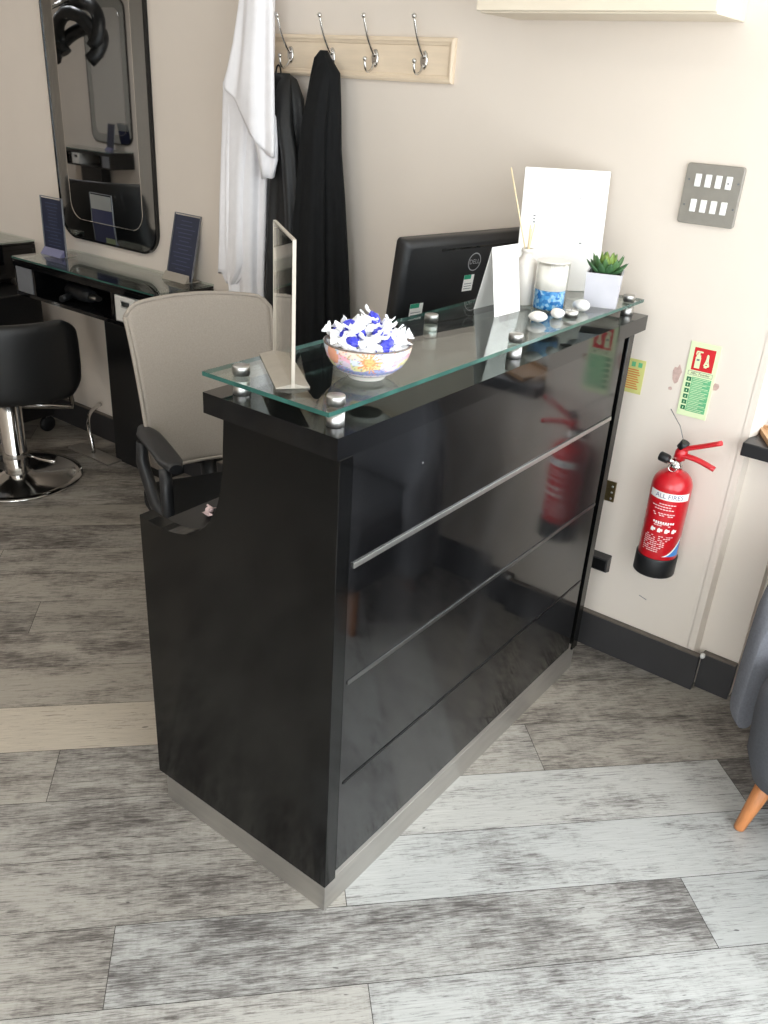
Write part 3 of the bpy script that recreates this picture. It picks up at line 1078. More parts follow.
st = [(1.56, -1.46, -1.325, -.150, .022, -.6), (1.46, -1.425, -1.318, -.152, .026, -.35), (1.40, -1.40, -1.318, -.152, .024, -.2), (1.335, -1.385, -1.335, -.150, .018, .15)]
obj('sleeve', garment(st, 'white_cloth', 3, 0.25, 0.4, 48), t)
st = [(1.60, -1.592, -1.44, -.128, .02, -.2), (1.3, -1.606, -1.47, -.128, .024), (1.1, -1.618, -1.482, -.128, .026), (1.03, -1.626, -1.484, -.128, .026, .15), (1.0, -1.632, -1.49, -.128, .024, .35), (0.965, -1.612, -1.545, -.126, .018, -.5), (0.94, -1.595, -1.56, -.125, .010, -.3)]
obj('front_drape', garment(st, 'white_cloth', 5, 0.30, 0.2, 64), t)
# its peg
t = thing('coat_peg', 'single chrome peg above the frame holding the white gown', 'peg', (-1.44, 0, 2.03))
obj('peg_plate', MB().lathe([(0, 0), (.02, 0), (.02, .006), (.016, .009), (0, .009)], 'chrome', (-1.44, -.0005, 2.03), 20, axis='Y'), t)
obj('prong', MB().tube(bez((-1.44, -.009, 2.03), (-1.44, -.05, 2.03), (-1.44, -.09, 2.02), (-1.44, -.1, 2.06), 8), .005, 'chrome'), t)

# black jacket on the first hook
t = thing('black_jacket', 'short black jacket hanging by its loop beside the white gown', 'jacket', (-1.39, -0.075, 0.6))
st = [(1.652, -1.425, -1.345, -.066, .014), (1.635, -1.44, -1.312, -.068, .028), (1.58, -1.445, -1.278, -.072, .036), (1.44, -1.43, -1.262, -.07, .040), (1.2, -1.432, -1.282, -.072, .044), (0.9, -1.445, -1.286, -.072, .044), (0.58, -1.45, -1.29, -.072, .044)]
obj('body', garment(st, 'black_jacket', 6, 0.16, 0.3), t)
st = [(1.645, -1.37, -1.325, -.08, .008), (1.60, -1.365, -1.305, -.10, .02), (1.50, -1.335, -1.275, -.125, .026), (1.40, -1.31, -1.245, -.13, .028), (1.25, -1.295, -1.23, -.13, .028), (1.05, -1.29, -1.225, -.128, .026)]
obj('sleeve', garment(st, 'black_jacket', 4, 0.15, 1.0, 40), t)
mb = MB().tube(bez((-1.40, -.07, 1.63), (-1.405, -.07, 1.69), (-1.375, -.066, 1.69), (-1.378, -.07, 1.63), 12), .0028, 'black_cloth', 8)
obj('hanging_loop', mb, t)

# black robe on the second hook
t = thing('black_robe', 'long black robe draped over the second hook of the rail', 'robe', (-1.15, -0.085, 0.45))
st = [(1.722, -1.200, -1.176, -.075, .012), (1.70, -1.218, -1.158, -.078, .024), (1.66, -1.228, -1.120, -.08, .032), (1.56, -1.245, -1.108, -.085, .040), (1.44, -1.262, -1.098, -.09, .048), (1.3, -1.270, -1.078, -.09, .055),
      (1.1, -1.276, -1.055, -.09, .06), (0.85, -1.278, -1.03, -.09, .062), (0.43, -1.28, -1.00, -.09, .065)]
obj('body', garment(st, 'black_cloth', 7, 0.20, 0.9, 96), t)
st = [(1.705, -1.205, -1.160, -.085, .008), (1.66, -1.205, -1.135, -.098, .02), (1.6, -1.208, -1.13, -.118, .026), (1.5, -1.215, -1.125, -.138, .028), (1.2, -1.225, -1.105, -.155, .034), (0.85, -1.225, -1.085, -.16, .036), (0.55, -1.22, -1.07, -.16, .036)]
obj('front_fold', garment(st, 'black_cloth', 5, 0.22, 0.2, 56), t)

# ------------------------------------------------------------------ switch plate
t = thing('switch_panel', 'grey metal wall plate with eight white rocker switches', 'switch', (0.075, 0, 1.427))
sx0, sx1, sz0, sz1 = 0.0015, 0.1475, 1.355, 1.501
mb = MB()
o1 = rrect(sx0, sx1, sz0, sz1, .007, 4)
cxp, czp = (sx0 + sx1) / 2, (sz0 + sz1) / 2
sc = lambda k: [(cxp + (x - cxp) * k, czp + (z - czp) * k) for x, z in o1]
mb.loft([[(x, -.0005, z) for x, z in o1], [(x, -.010, z) for x, z in o1], [(x, -.012, z) for x, z in sc(.975)]], 'grey_plate', smooth=False)
obj('plate', mb, t)
for zc in (1.4615, 1.4005):
    for k in range(4):
        xc = cxp + (k - 1.5) * 0.0262 + 0.001
        mb = MB().box((xc - .0078, -.0155, zc - .0155), (xc + .0078, -.0115, zc + .0155), 'white', .0015)
        mb.prism([(xc - .0062, -.0155, zc - .0135), (xc - .0062, -.0172, zc - .0135), (xc - .0062, -.0157, zc + .0135), (xc - .0062, -.0150, zc + .0135)], (.0124, 0, 0), 'white')
        o = obj('rocker_switch', mb, t)
        if zc > 1.44 and k == 3:
            obj('switch_mark', MB().lathe([(.0022, 0), (.0022, .0008), (0, .0008)], 'ink', (xc, -.0163, zc - .001), 10, axis='Y'), o)
for x in (cxp - .062, cxp + .064):
    for z in (1.4615, 1.4005):
        obj('screw', MB().lathe([(.0028, 0), (.0024, .001), (0, .001)], 'box_grey', (x, -.0121, z), 10, axis='Y'), t)

# ------------------------------------------------------------------ fire signs
sx0, sx1, sz0, sz1 = 0.105, 0.188, 0.846, 1.056
t = thing('fire_sign', 'pale green extinguisher sign with red pictogram above green instructions', 'sign', ((sx0 + sx1) / 2, 0, 0.95))
obj('board', MB().box((sx0, -.003, sz0), (sx1, -.0006, sz1), 'lumi', .0006), t)
yf = -.0034
mb = MB().box((.1185, yf, .979), (.1765, yf + .0003, 1.042), 'red_print')
e = yf - .0003
# extinguisher pictogram
for x0_, x1_, z0_, z1_ in ((.1255, .1405, .985, 1.016), (.127, .139, 1.016, 1.022), (.130, .136, 1.022, 1.028), (.126, .143, 1.029, 1.033), (.1245, .128, 1.022, 1.030)):
    mb.box((x0_, e, z0_), (x1_, e + .0002, z1_), 'lumi')
mb.box((.129, e - .0002, 1.006), (.137, e, 1.011), 'ink')
for k in range(3):
    fl = [(.158 + .0065 * (1 - k * .25) * cos(a) * (1 + .35 * sin(3 * a)), 1.006 - .0175 * (1 - k * .18) * (sin(a) + .25 * cos(2 * a))) for a in [2 * pi * j / 22 for j in range(22)]]
    if k == 0:
        mb.prism([(x, e, z) for x, z in fl], (0, .0002, 0), 'lumi')
for k in range(3):
    mb.box((.152 + .003 * k, e - .0002, .990 + .007 * k), (.160, e, .993 + .007 * k), 'red_print' if k else 'lumi')
obj('pictogram', mb, t)
mb = MB()
for a, b in (((.113, .964), (.181, .965)), ((.113, .975), (.181, .976)), ((.113, .964), (.114, .976)), ((.180, .964), (.181, .976))):
    mb.box((a[0], yf, a[1]), (b[0], yf + .0003, b[1]), 'ink')
FT = Matrix.Translation((.147, yf, .970)) @ Matrix.Rotation(R(90), 4, 'X')
mb.text('ABC Powder', 0.0098, 'soil', FT)
obj('caption', mb, t)
mb = MB()
for k in range(6):
    z = .952 - k * .0165
    mb.box((.113, yf, z - .006), (.126, yf + .0003, z + .006), 'dkgreen_print')
    mb.box((.1185, e, z - .003), (.1205, e + .0002, z + .002), 'lumi')
    mb.box((.1275, yf, z - .0078), (.181, yf + .0003, z + .0078), 'green_print')
    for j in range(3):
        mb.box((.130, e, z + .0042 - j * .0046), (.130 + (.047, .042, .030)[(j + k) % 3], e + .0002, z + .0056 - j * .0046), 'lumi')
obj('instructions', mb, t)
# torn paint either side of it
def blotch(cx, cz, rx, rz, seed, label):
    q = random.Random(seed)
    pts = [(cx + rx * (0.65 + .5 * q.random()) * cos(a), -.0002, cz + rz * (0.65 + .5 * q.random()) * sin(a)) for a in [2 * pi * j / 14 for j in range(14)]]
    based('torn_paint', MB().prism(pts, (0, -.0005, 0), 'plaster'), (cx, 0, cz), label, 'paint damage')
blotch(0.083, 0.955, .014, .030, 1, 'larger torn pink patch of paint left of the fire sign')
blotch(0.194, 0.944, .010, .012, 5, 'small torn pink patch of paint right of the fire sign')
blotch(0.073, 0.912, .006, .006, 3, 'tiny torn pink spot of paint below the larger patch')

t = thing('safety_notice', 'pale yellow notice with orange print half hidden behind the desk', 'sign', (-0.04, 0, 0.92))
obj('board', MB().box((-.078, -.002, .872), (-.009, -.0005, .972), 'yellow_print', .0004), t)
mb = MB()
for k in range(9):
    mb.box((-.072, -.0026, .885 + k * .0068), (-.020 - (k % 3) * .003, -.0022, .8885 + k * .0068), 'orange_print')
for k in range(3):
    mb.box((-.070 + .02 * k, -.0026, .950), (-.058 + .02 * k, -.0022, .964), 'green_print')
obj('lettering', mb, t)

# brass catch and black socket box low on the wall behind the desk
t = thing('latch_plate', 'small aged brass plate on the wall behind the desk end', 'plate', (-0.045, 0, 0.55))
obj('backplate', MB().box((-.065, -.006, .521), (-.026, -.0005, .587), 'brass', .001), t)
for z in (.532, .552, .572):
    obj('screw', MB().lathe([(.004, 0), (.0035, .0015), (0, .002)], 'alu', (-.036, -.0062, z), 10, axis='Y'), t)
t = thing('socket_box', 'dark grey plastic box low on the wall behind the desk end', 'socket', (-0.04, 0, 0.305))
obj('body', MB().prism([(-.09, -.0005, .284), (-.09, -.0005, .342), (-.09, -.030, .336), (-.09, -.030, .292)], (.092, 0, 0), 'skirt'), t)
obj('face_plate', MB().box((-.086, -.0322, .296), (-.002, -.0302, .332), 'black_satin', .0006), t)
mb = MB().tube([(.112, -.0006, .243), (.125, -.0006, .239), (.137, -.0006, .236)], .0009, 'ink', 6)
based('scuff_mark', mb, (.125, 0, .239), 'thin grey scuff on the wall beneath the fire extinguisher', 'mark')

# ------------------------------------------------------------------ fire extinguisher
EX, EY = 0.160, -0.078
t = thing('fire_extinguisher', 'red fire extinguisher with black base hung on the wall', 'fire extinguisher', (EX, EY, 0.387))
XF[t.name] = Matrix.Translation((EX, EY, 0.3775))      # parts below are laid out 9.5 mm lower than they hang
ER = 0.056
mb = MB().lathe([(0, .3955), (ER - .002, .3955), (ER, .3985), (ER, .655)] + [(ER * cos(a) ** .8 if cos(a) > 0 else 0, .655 + .048 * sin(a)) for a in [R(10 * k) for k in range(1, 8)]] + [(.017, .705), (.017, .708), (0, .708)], 'red', (EX, EY, 0), 48)
obj('cylinder', mb, t)
mb = MB().lathe([(0, .3775), (ER - .004, .3775), (ER + .0035, .3815), (ER + .0035, .4365), (ER + .002, .4405), (ER - .001, .4405)], 'black_plastic', (EX, EY, 0), 48)
obj('base_cup', mb, t)
ca = math.atan2(CAM.y - EY, CAM.x - EX)        # the label faces the room


def wrapcyl(z, r, a0=0.0):
    def f(co):
        a = ca + a0 + co.x / ER
        return Vector((EX + r * cos(a), EY + r * sin(a), z + co.y))
    return f


def band(mb, s0, s1, z0, z1, r, m, n=16, slope=None):
    """patch on the cylinder between arc lengths s0..s1"""
    rg = []
    for k in range(n + 1):
        sarc = s0 + (s1 - s0) * k / n
        a = ca + sarc / ER
        zt = z1 if slope is None else z0 + (z1 - z0) * slope(k / n)
        rg.append([(EX + r * cos(a), EY + r * sin(a), z0), (EX + r * cos(a), EY + r * sin(a), zt)])
    mb.loft(rg, m, False, True, closed=False)


mb = MB()
band(mb, -.062, .062, .628, .650, ER + .0004, 'white', 24)
mb.text('ALL FIRES', .019, 'lavender', Matrix.Identity(4), wrap=wrapcyl(.639, ER + .0008))
q = random.Random(2)
for z, L in ((.614, .07), (.606, .078), (.598, .06), (.585, .066), (.579, .058), (.548, .060), (.553, .040)):
    for k in range(int(L / .008)):
        if q.random() < .85:
            band(mb, -L / 2 + k * .008 - .004, -L / 2 + k * .008 + .0025, z, z + .0028, ER + .0005, 'sweet_pink', 2)
for k in range(9):
    band(mb, -.030 + k * .0068, -.030 + k * .0068 + .0048, .556, .562, ER + .0007, 'white', 2)
for k in range(4):
    c0 = -.033 + k * .020
    band(mb, c0, c0 + .009, .528, .542, ER + .0005, 'white', 4, lambda u: .6 + .4 * sin(u * 3))
    band(mb, c0 + .006, c0 + .014, .532, .539, ER + .0006, 'white', 4)
for r_ in range(9):
    z = .514 - r_ * .0062
    L = .085 - .004 * r_
    for k in range(int(L / .007)):
        if q.random() < .8:
            band(mb, -.048 + k * .007, -.048 + k * .007 + .0055, z, z + .0025, ER + .0005, 'sweet_pink', 2)
band(mb, .012, .070, .452, .512, ER + .0005, 'white', 12, lambda u: u ** 1.6)
band(mb, .020, .070, .452, .500, ER + .0008, 'blue_print', 12, lambda u: u ** 1.6)
o = obj('label_print', mb, t)
o['label'] = 'white banner, small print and blue corner flash'
mb = MB().lathe([(.0165, .7082), (.0165, .718), (.013, .720), (.013, .738), (0, .738)], 'chrome', (EX, EY, 0), 24)
mb.tube([(EX - .004, EY - .008, .726), (EX - .024, EY - .012, .731)], .0085, 'chrome', 14)
obj('valve', mb, t)
mb = MB().tube([(EX - .020, EY - .012, .730), (EX - .026, EY - .0125, .732), (EX - .045, EY - .014, .736), (EX - .048, EY - .014, .7365)], [.012, .0135, .0135, .011], 'black_plastic', 18)
obj('nozzle', mb, t)
mb = MB()
ringp = [(EX - .003 + .012 * cos(a), EY - .022, .715 + .012 * sin(a)) for a in [2 * pi * k / 20 for k in range(21)]]
mb.tube(ringp, .0018, 'chrome', 8)
obj('safety_ring', mb, t)
mb = MB().tube([(EX + .003, EY, .738), (EX + .006, EY - .001, .757), (EX + .010, EY - .002, .772)], [.0165, .0175, .013], 'red', 16)
obj('head', mb, t)
mb = MB().tube([(EX + .004, EY - .002, .770), (EX + .012, EY - .003, .790)], [.0145, .0125], 'black_plastic', 16)
obj('gauge', mb, t)


def lever(pts, w0, w1, th):
    mb = MB()
    pts = [Vector(p) for p in pts]
    rings = []
    for i, p in enumerate(pts):
        w = w0 + (w1 - w0) * i / (len(pts) - 1)
        d = (pts[min(i + 1, len(pts) - 1)] - pts[max(0, i - 1)]).normalized()
        nrm = Vector((0, 1, 0))
        u_ = d.cross(nrm).normalized()
        rings.append([p + nrm * w * cos(2 * pi * k / 12) + u_ * th * sin(2 * pi * k / 12) for k in range(12)])
    return mb.loft(rings, 'red')
obj('carry_handle', lever(bez((EX + .004, EY - .004, .748), (EX + .03, EY - .004, .756), (EX + .06, EY - .004, .750), (EX + .104, EY - .004, .736), 12), .012, .010, .0075), t)
obj('squeeze_lever', lever(bez((EX + .006, EY - .004, .768), (EX + .03, EY - .004, .778), (EX + .06, EY - .004, .792), (EX + .106, EY - .004, .814), 12), .012, .010, .0070), t)
obj('hanging_wire', MB().tube([(EX + .004, EY + .006, .785), (EX - .025, EY + .04, .815), (EX - .072, -.004, .846)], .0012, 'ink', 6), t)
obj('wall_bracket', MB().box((EX - .015, -.020, .60), (EX + .015, -.0005, .63), 'black_plastic', .002), t)

# ------------------------------------------------------------------ styling stations along the wall
def build_station(loc, rz, label):
    t = thing('styling_station', label, 'styling station', loc, rz, 'wall stations with black shelves and glass tops')
    w = .475
    mb = MB().box((-w, -.30, .878), (w, -.001, .886), 'glass', .0)
    mb.box((-w + .001, -.299, .8695), (w - .001, -.002, .8778), 'black_gloss')
    mb.box((-w, -.3003, .879), (w, -.3001, .885), 'teal_edge')
    o = obj('glass_top', mb, t, world=False)
    mb = MB().box((-w, -.298, .848), (w, -.002, .8675), 'black_gloss', .001)
    mb.box((-w, -.296, .722), (w, -.002, .738), 'black_gloss', .001)
    mb.box((-w, -.02, .7385), (w, -.002, .8475), 'black_satin')
    for x in (-w, -w + .135, .20, w - .016):
        mb.box((x, -.294, .7385), (x + .016, -.0205, .8475), 'black_gloss')
    obj('carcass', mb, t, world=False)
    obj('drawer_front', MB().box((-w + .018, -.297, .740), (-w + .132, -.280, .846), 'box_grey', .001), t, world=False)
    obj('pedestal', MB().box((-.085, -.135, .0), (.26, -.022, .7215), 'black_satin', .002), t, world=False)
    mb = MB().box((-.345, -.215, .0005), (-.04, -.136, .010), 'steel', .002)
    ft = obj('footrest', mb, t, world=False)
    mb = MB().tube(bez((-.20, -.175, .0105), (-.21, -.17, .14), (-.29, -.17, .17), (-.32, -.03, .185), 14), .009, 'chrome', 12)
    obj('foot_bar', mb, ft, world=False)
    return t


station = build_station((-2.285, 0, 0), 0, 'black styling station with white box on its shelf under the tall mirror')
st2 = copy_tree(station)
st2.location = (-3.53, 0, 0)
st2['label'] = 'black styling station cut off at the left edge of the photo'
st3 = copy_tree(station)
st3.location = (-7.45, YF, 0)
st3.rotation_euler = (0, 0, pi)
st3['label'] = 'black styling station across the salon seen in the tall mirror'


def build_mirror(cx, label, loc, rz):
    t = thing('wall_mirror', label, 'mirror', loc, rz, 'tall mirrors with rounded corners')
    w, z0, z1 = .333, .945, 2.25
    r = .10
    mb = MB()
    o_ = rrect(-w, w, z0, z1, r, 10)
    cz = (z0 + z1) / 2
    ins = lambda d: rrect(-w + d, w - d, z0 + d, z1 - d, max(r - d * .3, .02), 10)
    mb.loft([[(x, -.0008, z) for x, z in o_], [(x, -.016, z) for x, z in o_], [(x, -.018, z) for x, z in ins(.003)], [(x, -.018, z) for x, z in ins(.008)], [(x, -.014, z) for x, z in ins(.0085)]], 'black_gloss', smooth=False)
    obj('frame', mb, t, world=False)
    mb = MB()
    a, b = ins(.0086), ins(.085)
    rv = [[mb.bm.verts.new((x, y, z)) for x, z in ps] for ps, y in ((a, -.0145), (b, -.0165))]
    k = mb.mi('mirror_bevel')
    n = len(a)
    for i in range(n):
        f = mb.bm.faces.new((rv[0][i], rv[0][(i + 1) % n], rv[1][(i + 1) % n], rv[1][i]))
        f.material_index = k
    obj('border', mb, t, world=False)
    mb = MB().poly([(x, -.0166, z) for x, z in ins(.087)], 'mirror')
    obj('glass', mb, t, world=False)
    mb = MB()
    a, b = ins(.084), ins(.0885)
    mb.loft([[(x, -.0168, z) for x, z in a], [(x, -.0178, z) for x, z in ins(.086)], [(x, -.0168, z) for x, z in b]], 'chrome', cap=False, smooth=False)
    obj('inlay_line', mb, t, world=False)
    return t


mir = build_mirror(0, 'tall black framed mirror above the styling station beside the gown', (-2.458, 0, 0), 0)
mir2 = copy_tree(mir)
mir2.location = (-7.30, YF, 0)
mir2.rotation_euler = (0, 0, pi)
mir2['label'] = 'opposite mirror with rounded corners seen inside the tall mirror'

# blue price cards in acrylic holders
def card_holder(loc, rz, tilt, w, h, style, label):
    t = thing('price_card', label, 'sign', loc, rz, 'blue price cards')
    T = Matrix.Rotation(-tilt, 4, 'X')
    mb = MB().box((-w / 2, -.001, .004), (w / 2, .001, h), 'blue_sign' if style == 'dark' else 'blue_mid')
    mb.box((-w / 2, .0011, h * .74), (w / 2, .0016, h), 'white')
    mb.box((-w / 2, .0011, .004), (w / 2, .0016, h * .735), 'blue_mid')
    mb.box((w * .05, .0017, .006), (w / 2, .0021, h * .2), 'lumi')
    obj('card', mb, t, world=False, xf=T)
    mb = MB()
    q = random.Random(int(w * 1e4 + h * 1e3))
    rows = 13 if style == 'dark' else 8
    for k in range(rows):
        z = h * (.92 if style == 'dark' else .66) - k * h * .062
        ww = w * q.uniform(.35, .8)
        mb.box((-ww / 2, -.0022, z - .0022), (ww / 2, -.0017, z + .0018), 'sign_text')
    obj('lettering', mb, t, world=False, xf=T)
    mb = MB()
    mb.box((-w / 2 - .004, -.004, h + .005), (w / 2 + .004, .003, h + .008), 'card_rim')
    mb.box((-w / 2 - .005, -.004, 0), (-w / 2 - .0035, .003, h + .006), 'card_rim')
    mb.box((w / 2 + .0035, -.004, 0), (w / 2 + .005, .003, h + .006), 'card_rim')
    obj('sleeve', mb, t, world=False, xf=T)
    mb = MB().box((-w / 2, -.004, .0003), (w / 2, .055, .003), 'acrylic_foot')
    mb.prism([(-w / 2, -.006, .0005), (-w / 2, -.03, .0005), (-w / 2, -.006, .03)], (w, 0, 0), 'lavender' if loc[0] < -2.2 else 'acrylic_foot')
    obj('foot', mb, t, world=False)
    return t


SH = .8865
card_holder((-2.662, -.145, SH), R(0), R(1), .148, .235, 'dark', 'navy price card standing at the left end of the station shelf')
card_holder((-1.945, -.065, SH), R(-2), R(14), .148, .25, 'dark', 'navy price card leaning back at the right end of the station shelf')
c3 = card_holder((-7.2, YF + .12, SH), R(190), R(8), .14, .25, 'dark', 'dark price card across the salon reflected in the tall mirror')


def storage_box(loc, rz, label):
    t = thing('storage_box', label, 'box', loc, rz, 'white boxes with a handle hole')
    mb = MB()
    w, d, h = .125, .24, .105
    # front panel with a slot, other walls plain
    xs, zs = (-w / 2, -.026, .026, w / 2), (.001, .064, .084, h)
    for i in range(3):
        for j in range(3):
            if i == 1 and j == 1:
                continue
            mb.box((xs[i], -d / 2, zs[j]), (xs[i + 1], -d / 2 + .003, zs[j + 1]), 'box_white')
    mb.box((-w / 2, d / 2 - .003, .001), (w / 2, d / 2, h), 'box_white')
    for sx in (-1, 1):
        mb.box((sx * w / 2 - .0015, -d / 2, .001), (sx * w / 2 + .0015, d / 2, h), 'box_white')
    mb.box((-w / 2, -d / 2, .001), (w / 2, d / 2, .004), 'box_white')
    obj('box_body', mb, t, world=False)
    mb = MB()
    for z in (.062, .086):
        mb.box((-.027, -d / 2 - .0015, z - .001), (.027, -d / 2 - .0002, z + .001), 'box_grey')
    obj('handle_rim', mb, t, world=False)
    return t


storage_box((-1.995, -.175, .738), 0, 'white plastic box with handle hole in the station shelf')
storage_box((-7.55, YF + .175, .738), pi, 'white box with handle hole across the salon in the mirror')

# hair dryer lying in the middle compartment
t = thing('hair_dryer', 'dark grey hair dryer lying in the open compartment of the station', 'hair dryer', (-2.42, -.2, .7385))
obj('barrel', MB().tube([(-2.50, -.20, .775), (-2.49, -.20, .775), (-2.38, -.21, .775), (-2.32, -.215, .775)], [.026, .033, .033, .024], 'black_plastic', 20), t)
obj('handle', MB().tube([(-2.46, -.205, .765), (-2.45, -.255, .756), (-2.44, -.285, .753)], [.016, .015, .013], 'black_plastic', 14), t)
obj('nozzle', MB().tube([(-2.3195, -.215, .775), (-2.27, -.22, .775)], [.022, .017], 'steel', 16, flat=.6), t)

# trolley between the two stations
t = thing('salon_trolley', 'black salon trolley with drawers standing left of the tall mirror station', 'trolley', (-3.0, -.27, 0))
obj('frame', MB().box((-3.15, -.42, .085), (-2.86, -.12, .69), 'black_satin', .006), t)
for k in range(4):
    dz = .11 + k * .14
    d_ = obj('drawer', MB().box((-3.14, -.436, dz), (-2.87, -.4205, dz + .125), 'black_plastic', .004), t)
    obj('handle', MB().tube([(-3.04, -.445, dz + .1), (-3.005, -.450, dz + .098), (-2.97, -.445, dz + .1)], .005, 'black_gloss', 8), d_)
for x in (-3.12, -2.89):
    for y in (-.39, -.15):
        obj('caster', MB().lathe([(0, -.012), (.036, -.012), (.04, -.006), (.04, .006), (.036, .012), (0, .012)], 'black_plastic', (x, y, .0405), 18, axis='X').box((x - .01, y - .01, .06), (x + .01, y + .01, .0845), 'steel'), t)

# ------------------------------------------------------------------ styling chairs
def build_salon_chair(loc, rz, label):
    t = thing('styling_chair', label, 'chair', loc, rz, 'black styling chairs on round chrome bases')
    mb = MB().lathe([(0, .0006), (.268, .0006), (.272, .004), (.270, .009), (.24, .012), (.07, .018), (.06, .028), (0, .028)], 'chrome', (0, 0, 0), 64)
    obj('base', mb, t, world=False)
    mb = MB().lathe([(0, .0285), (.052, .0285), (.052, .13), (.05, .133), (.05, .36), (.047, .363), (0, .363)], 'chrome', (0, 0, 0), 40)
    obj('column', mb, t, world=False)
    obj('piston', MB().lathe([(0, .3635), (.03, .3635), (.03, .40), (0, .40)], 'steel', (0, 0, 0), 24), t, world=False)
    mb = MB().box((-.25, -.20, .402), (.25, .27, .50), 'leather', .035, 4)
    obj('seat', mb, t, world=False)
    # barrel back: swept arc with rounded section
    rings = []
    n = 40
    for i in range(n + 1):
        a = R(-168 + 156 * i / n)
        e_ = min(i, n - i) / n
        tp = min(1, e_ * 9) ** .5
        zc, hh = .575 + .01 * sin(pi * i / n), .075 + .085 * tp
        rr = .31
        ring = []
        for k in range(20):
            th = 2 * pi * k / 20
            cx_, sz_ = cos(th), sin(th)
            sq = lambda v_: math.copysign(abs(v_) ** .45, v_)
            rad = rr + .030 * sq(cx_) * (.4 + .6 * tp)
            ring.append((rad * 1.03 * cos(a), .02 + rad * sin(a), zc + hh * sq(sz_)))
        rings.append(ring)
    obj('backrest', MB().loft(rings, 'leather'), t, world=False)
    mb = MB().tube([(-.17, .27, .44), (-.17, .36, .42), (-.17, .42, .20), (-.17, .44, .17), (.17, .44, .17), (.17, .42, .20), (.17, .36, .42), (.17, .27, .44)], .012, 'chrome', 12)
    obj('footrest', mb, t, world=False)
    mb = MB().tube([(.05, -.03, .12), (.12, -.08, .12), (.20, -.14, .13)], .008, 'chrome', 10)
    obj('pump_lever', mb, t, world=False)
    return t


sc1 = build_salon_chair((-2.505, -.55, 0), R(45), 'black styling chair on round chrome base at the left edge')
sc2 = copy_tree(sc1)
sc2.location = (-3.95, -1.2, 0)
sc2.rotation_euler = (0, 0, R(170))
sc2.scale = (1.25, 1.25, 1.4)
sc2['label'] = 'black styling chair seen only as a reflection low in the mirror'

# hood dryer across the room, seen in the mirror
t = thing('hood_dryer', 'black hood dryer on a tall stand reflected in the tall mirror', 'hair dryer', (-4.75, -1.55, 0))
for i, (rr, zz, tilt_) in enumerate(((.23, 1.84, 20), (.20, 1.79, -15), (.22, 1.74, 40))):
    rings = []
    pts = []
    for k in range(33):
        a = R(-30 + 240 * k / 32)
        p = Matrix.Rotation(R(tilt_), 3, 'X') @ Vector((rr * cos(a), 0, rr * sin(a) * .8))
        pts.append(p + Vector((-4.75, -1.55, zz)))
    obj('heating_ring', MB().tube(pts, .042, 'black_plastic', 14), t)
obj('pole', MB().tube([(-4.75, -1.35, .03), (-4.75, -1.35, 1.95), (-4.75, -1.5, 2.02)], .018, 'chrome', 12), t)
obj('base', MB().lathe([(0, .0006), (.25, .0006), (.25, .02), (.05, .035), (0, .035)], 'black_plastic', (-4.75, -1.35, 0), 36), t)

# ------------------------------------------------------------------ office chair
t = thing('office_chair', 'office chair with grey mesh back behind the reception desk', 'chair', (-0.95, -.76, 0))
TLp, TRp = Vector((-1.170, -.905, 1.045)), Vector((-1.000, -.505, 1.045))
wv = (TRp - TLp).normalized()
nv = Vector((wv.y, -wv.x, 0))       # towards the desk
BLp, BRp = TLp + nv * .095 + Vector((0, 0, -.46)) + wv * .025, TRp + nv * .095 + Vector((0, 0, -.46)) - wv * .025
NX, NZ = 24, 26


def back_pt(i, j, off=0.0):
    u_, v_ = i / NX, j / NZ
    w0, w1 = TLp.lerp(TRp, u_), BLp.lerp(BRp, u_)
    p = w0.lerp(w1, v_)
    p = p - nv * (.035 * (1 - (2 * u_ - 1) ** 2)) + nv * (.03 * sin(pi * v_) * 0.6 + off)
    corner = max(0, abs(2 * u_ - 1) - .80) / .2
    p.z -= (0.028 * corner ** 2) * (1 - v_) ** 8 - .018 * (1 - (2 * u_ - 1) ** 2) * (1 - v_)
    p.z += 0.02 * corner ** 2 * v_ ** 8
    return p


mb = MB()
front = [[back_pt(i, j) for i in range(NX + 1)] for j in range(NZ + 1)]
back = [[back_pt(i, j, -.008) for i in range(NX + 1)] for j in range(NZ + 1)]
vf = [[mb.bm.verts.new(p) for p in r] for r in front]
vb = [[mb.bm.verts.new(p) for p in r] for r in back]
mb.mi('mesh')
for j in range(NZ):
    for i in range(NX):
        for g_, fl in ((vf, 1), (vb, 0)):
            q4 = [g_[j][i], g_[j][i + 1], g_[j + 1][i + 1], g_[j + 1][i]]
            mb.bm.faces.new(q4 if fl else q4[::-1]).smooth = True
edge = [(0, i) for i in range(NX + 1)] + [(j, NX) for j in range(1, NZ + 1)] + [(NZ, i) for i in range(NX - 1, -1, -1)] + [(j, 0) for j in range(NZ - 1, 0, -1)]
for a, b in zip(edge, edge[1:] + edge[:1]):
    mb.bm.faces.new((vf[a[0]][a[1]], vf[b[0]][b[1]], vb[b[0]][b[1]], vb[a[0]][a[1]]))
obj('mesh_back', mb, t)
pts = [back_pt(i, j, -.004) for j, i in edge]
obj('back_frame', MB().tube(pts + [pts[0]], .0065, 'mesh', 8), t)
cb_ = (BLp + BRp) / 2
mb = MB().tube([BLp.lerp(BRp, .1) - nv * .05 + Vector((0, 0, .02)), cb_ - nv * .085 + Vector((0, 0, -.02)), BRp.lerp(BLp, .1) - nv * .05 + Vector((0, 0, .02))], .02, 'black_plastic', 12)
mb.tube([cb_ - nv * .085, cb_ - nv * .06 + Vector((0, 0, -.12)), cb_ + nv * .12 + Vector((0, 0, -.18))], .026, 'black_plastic', 12)
obj('back_support', mb, t)
sc_ = cb_ + nv * .25
SQ = frame((sc_.x, sc_.y, .495), wv, (0, 0, 1))
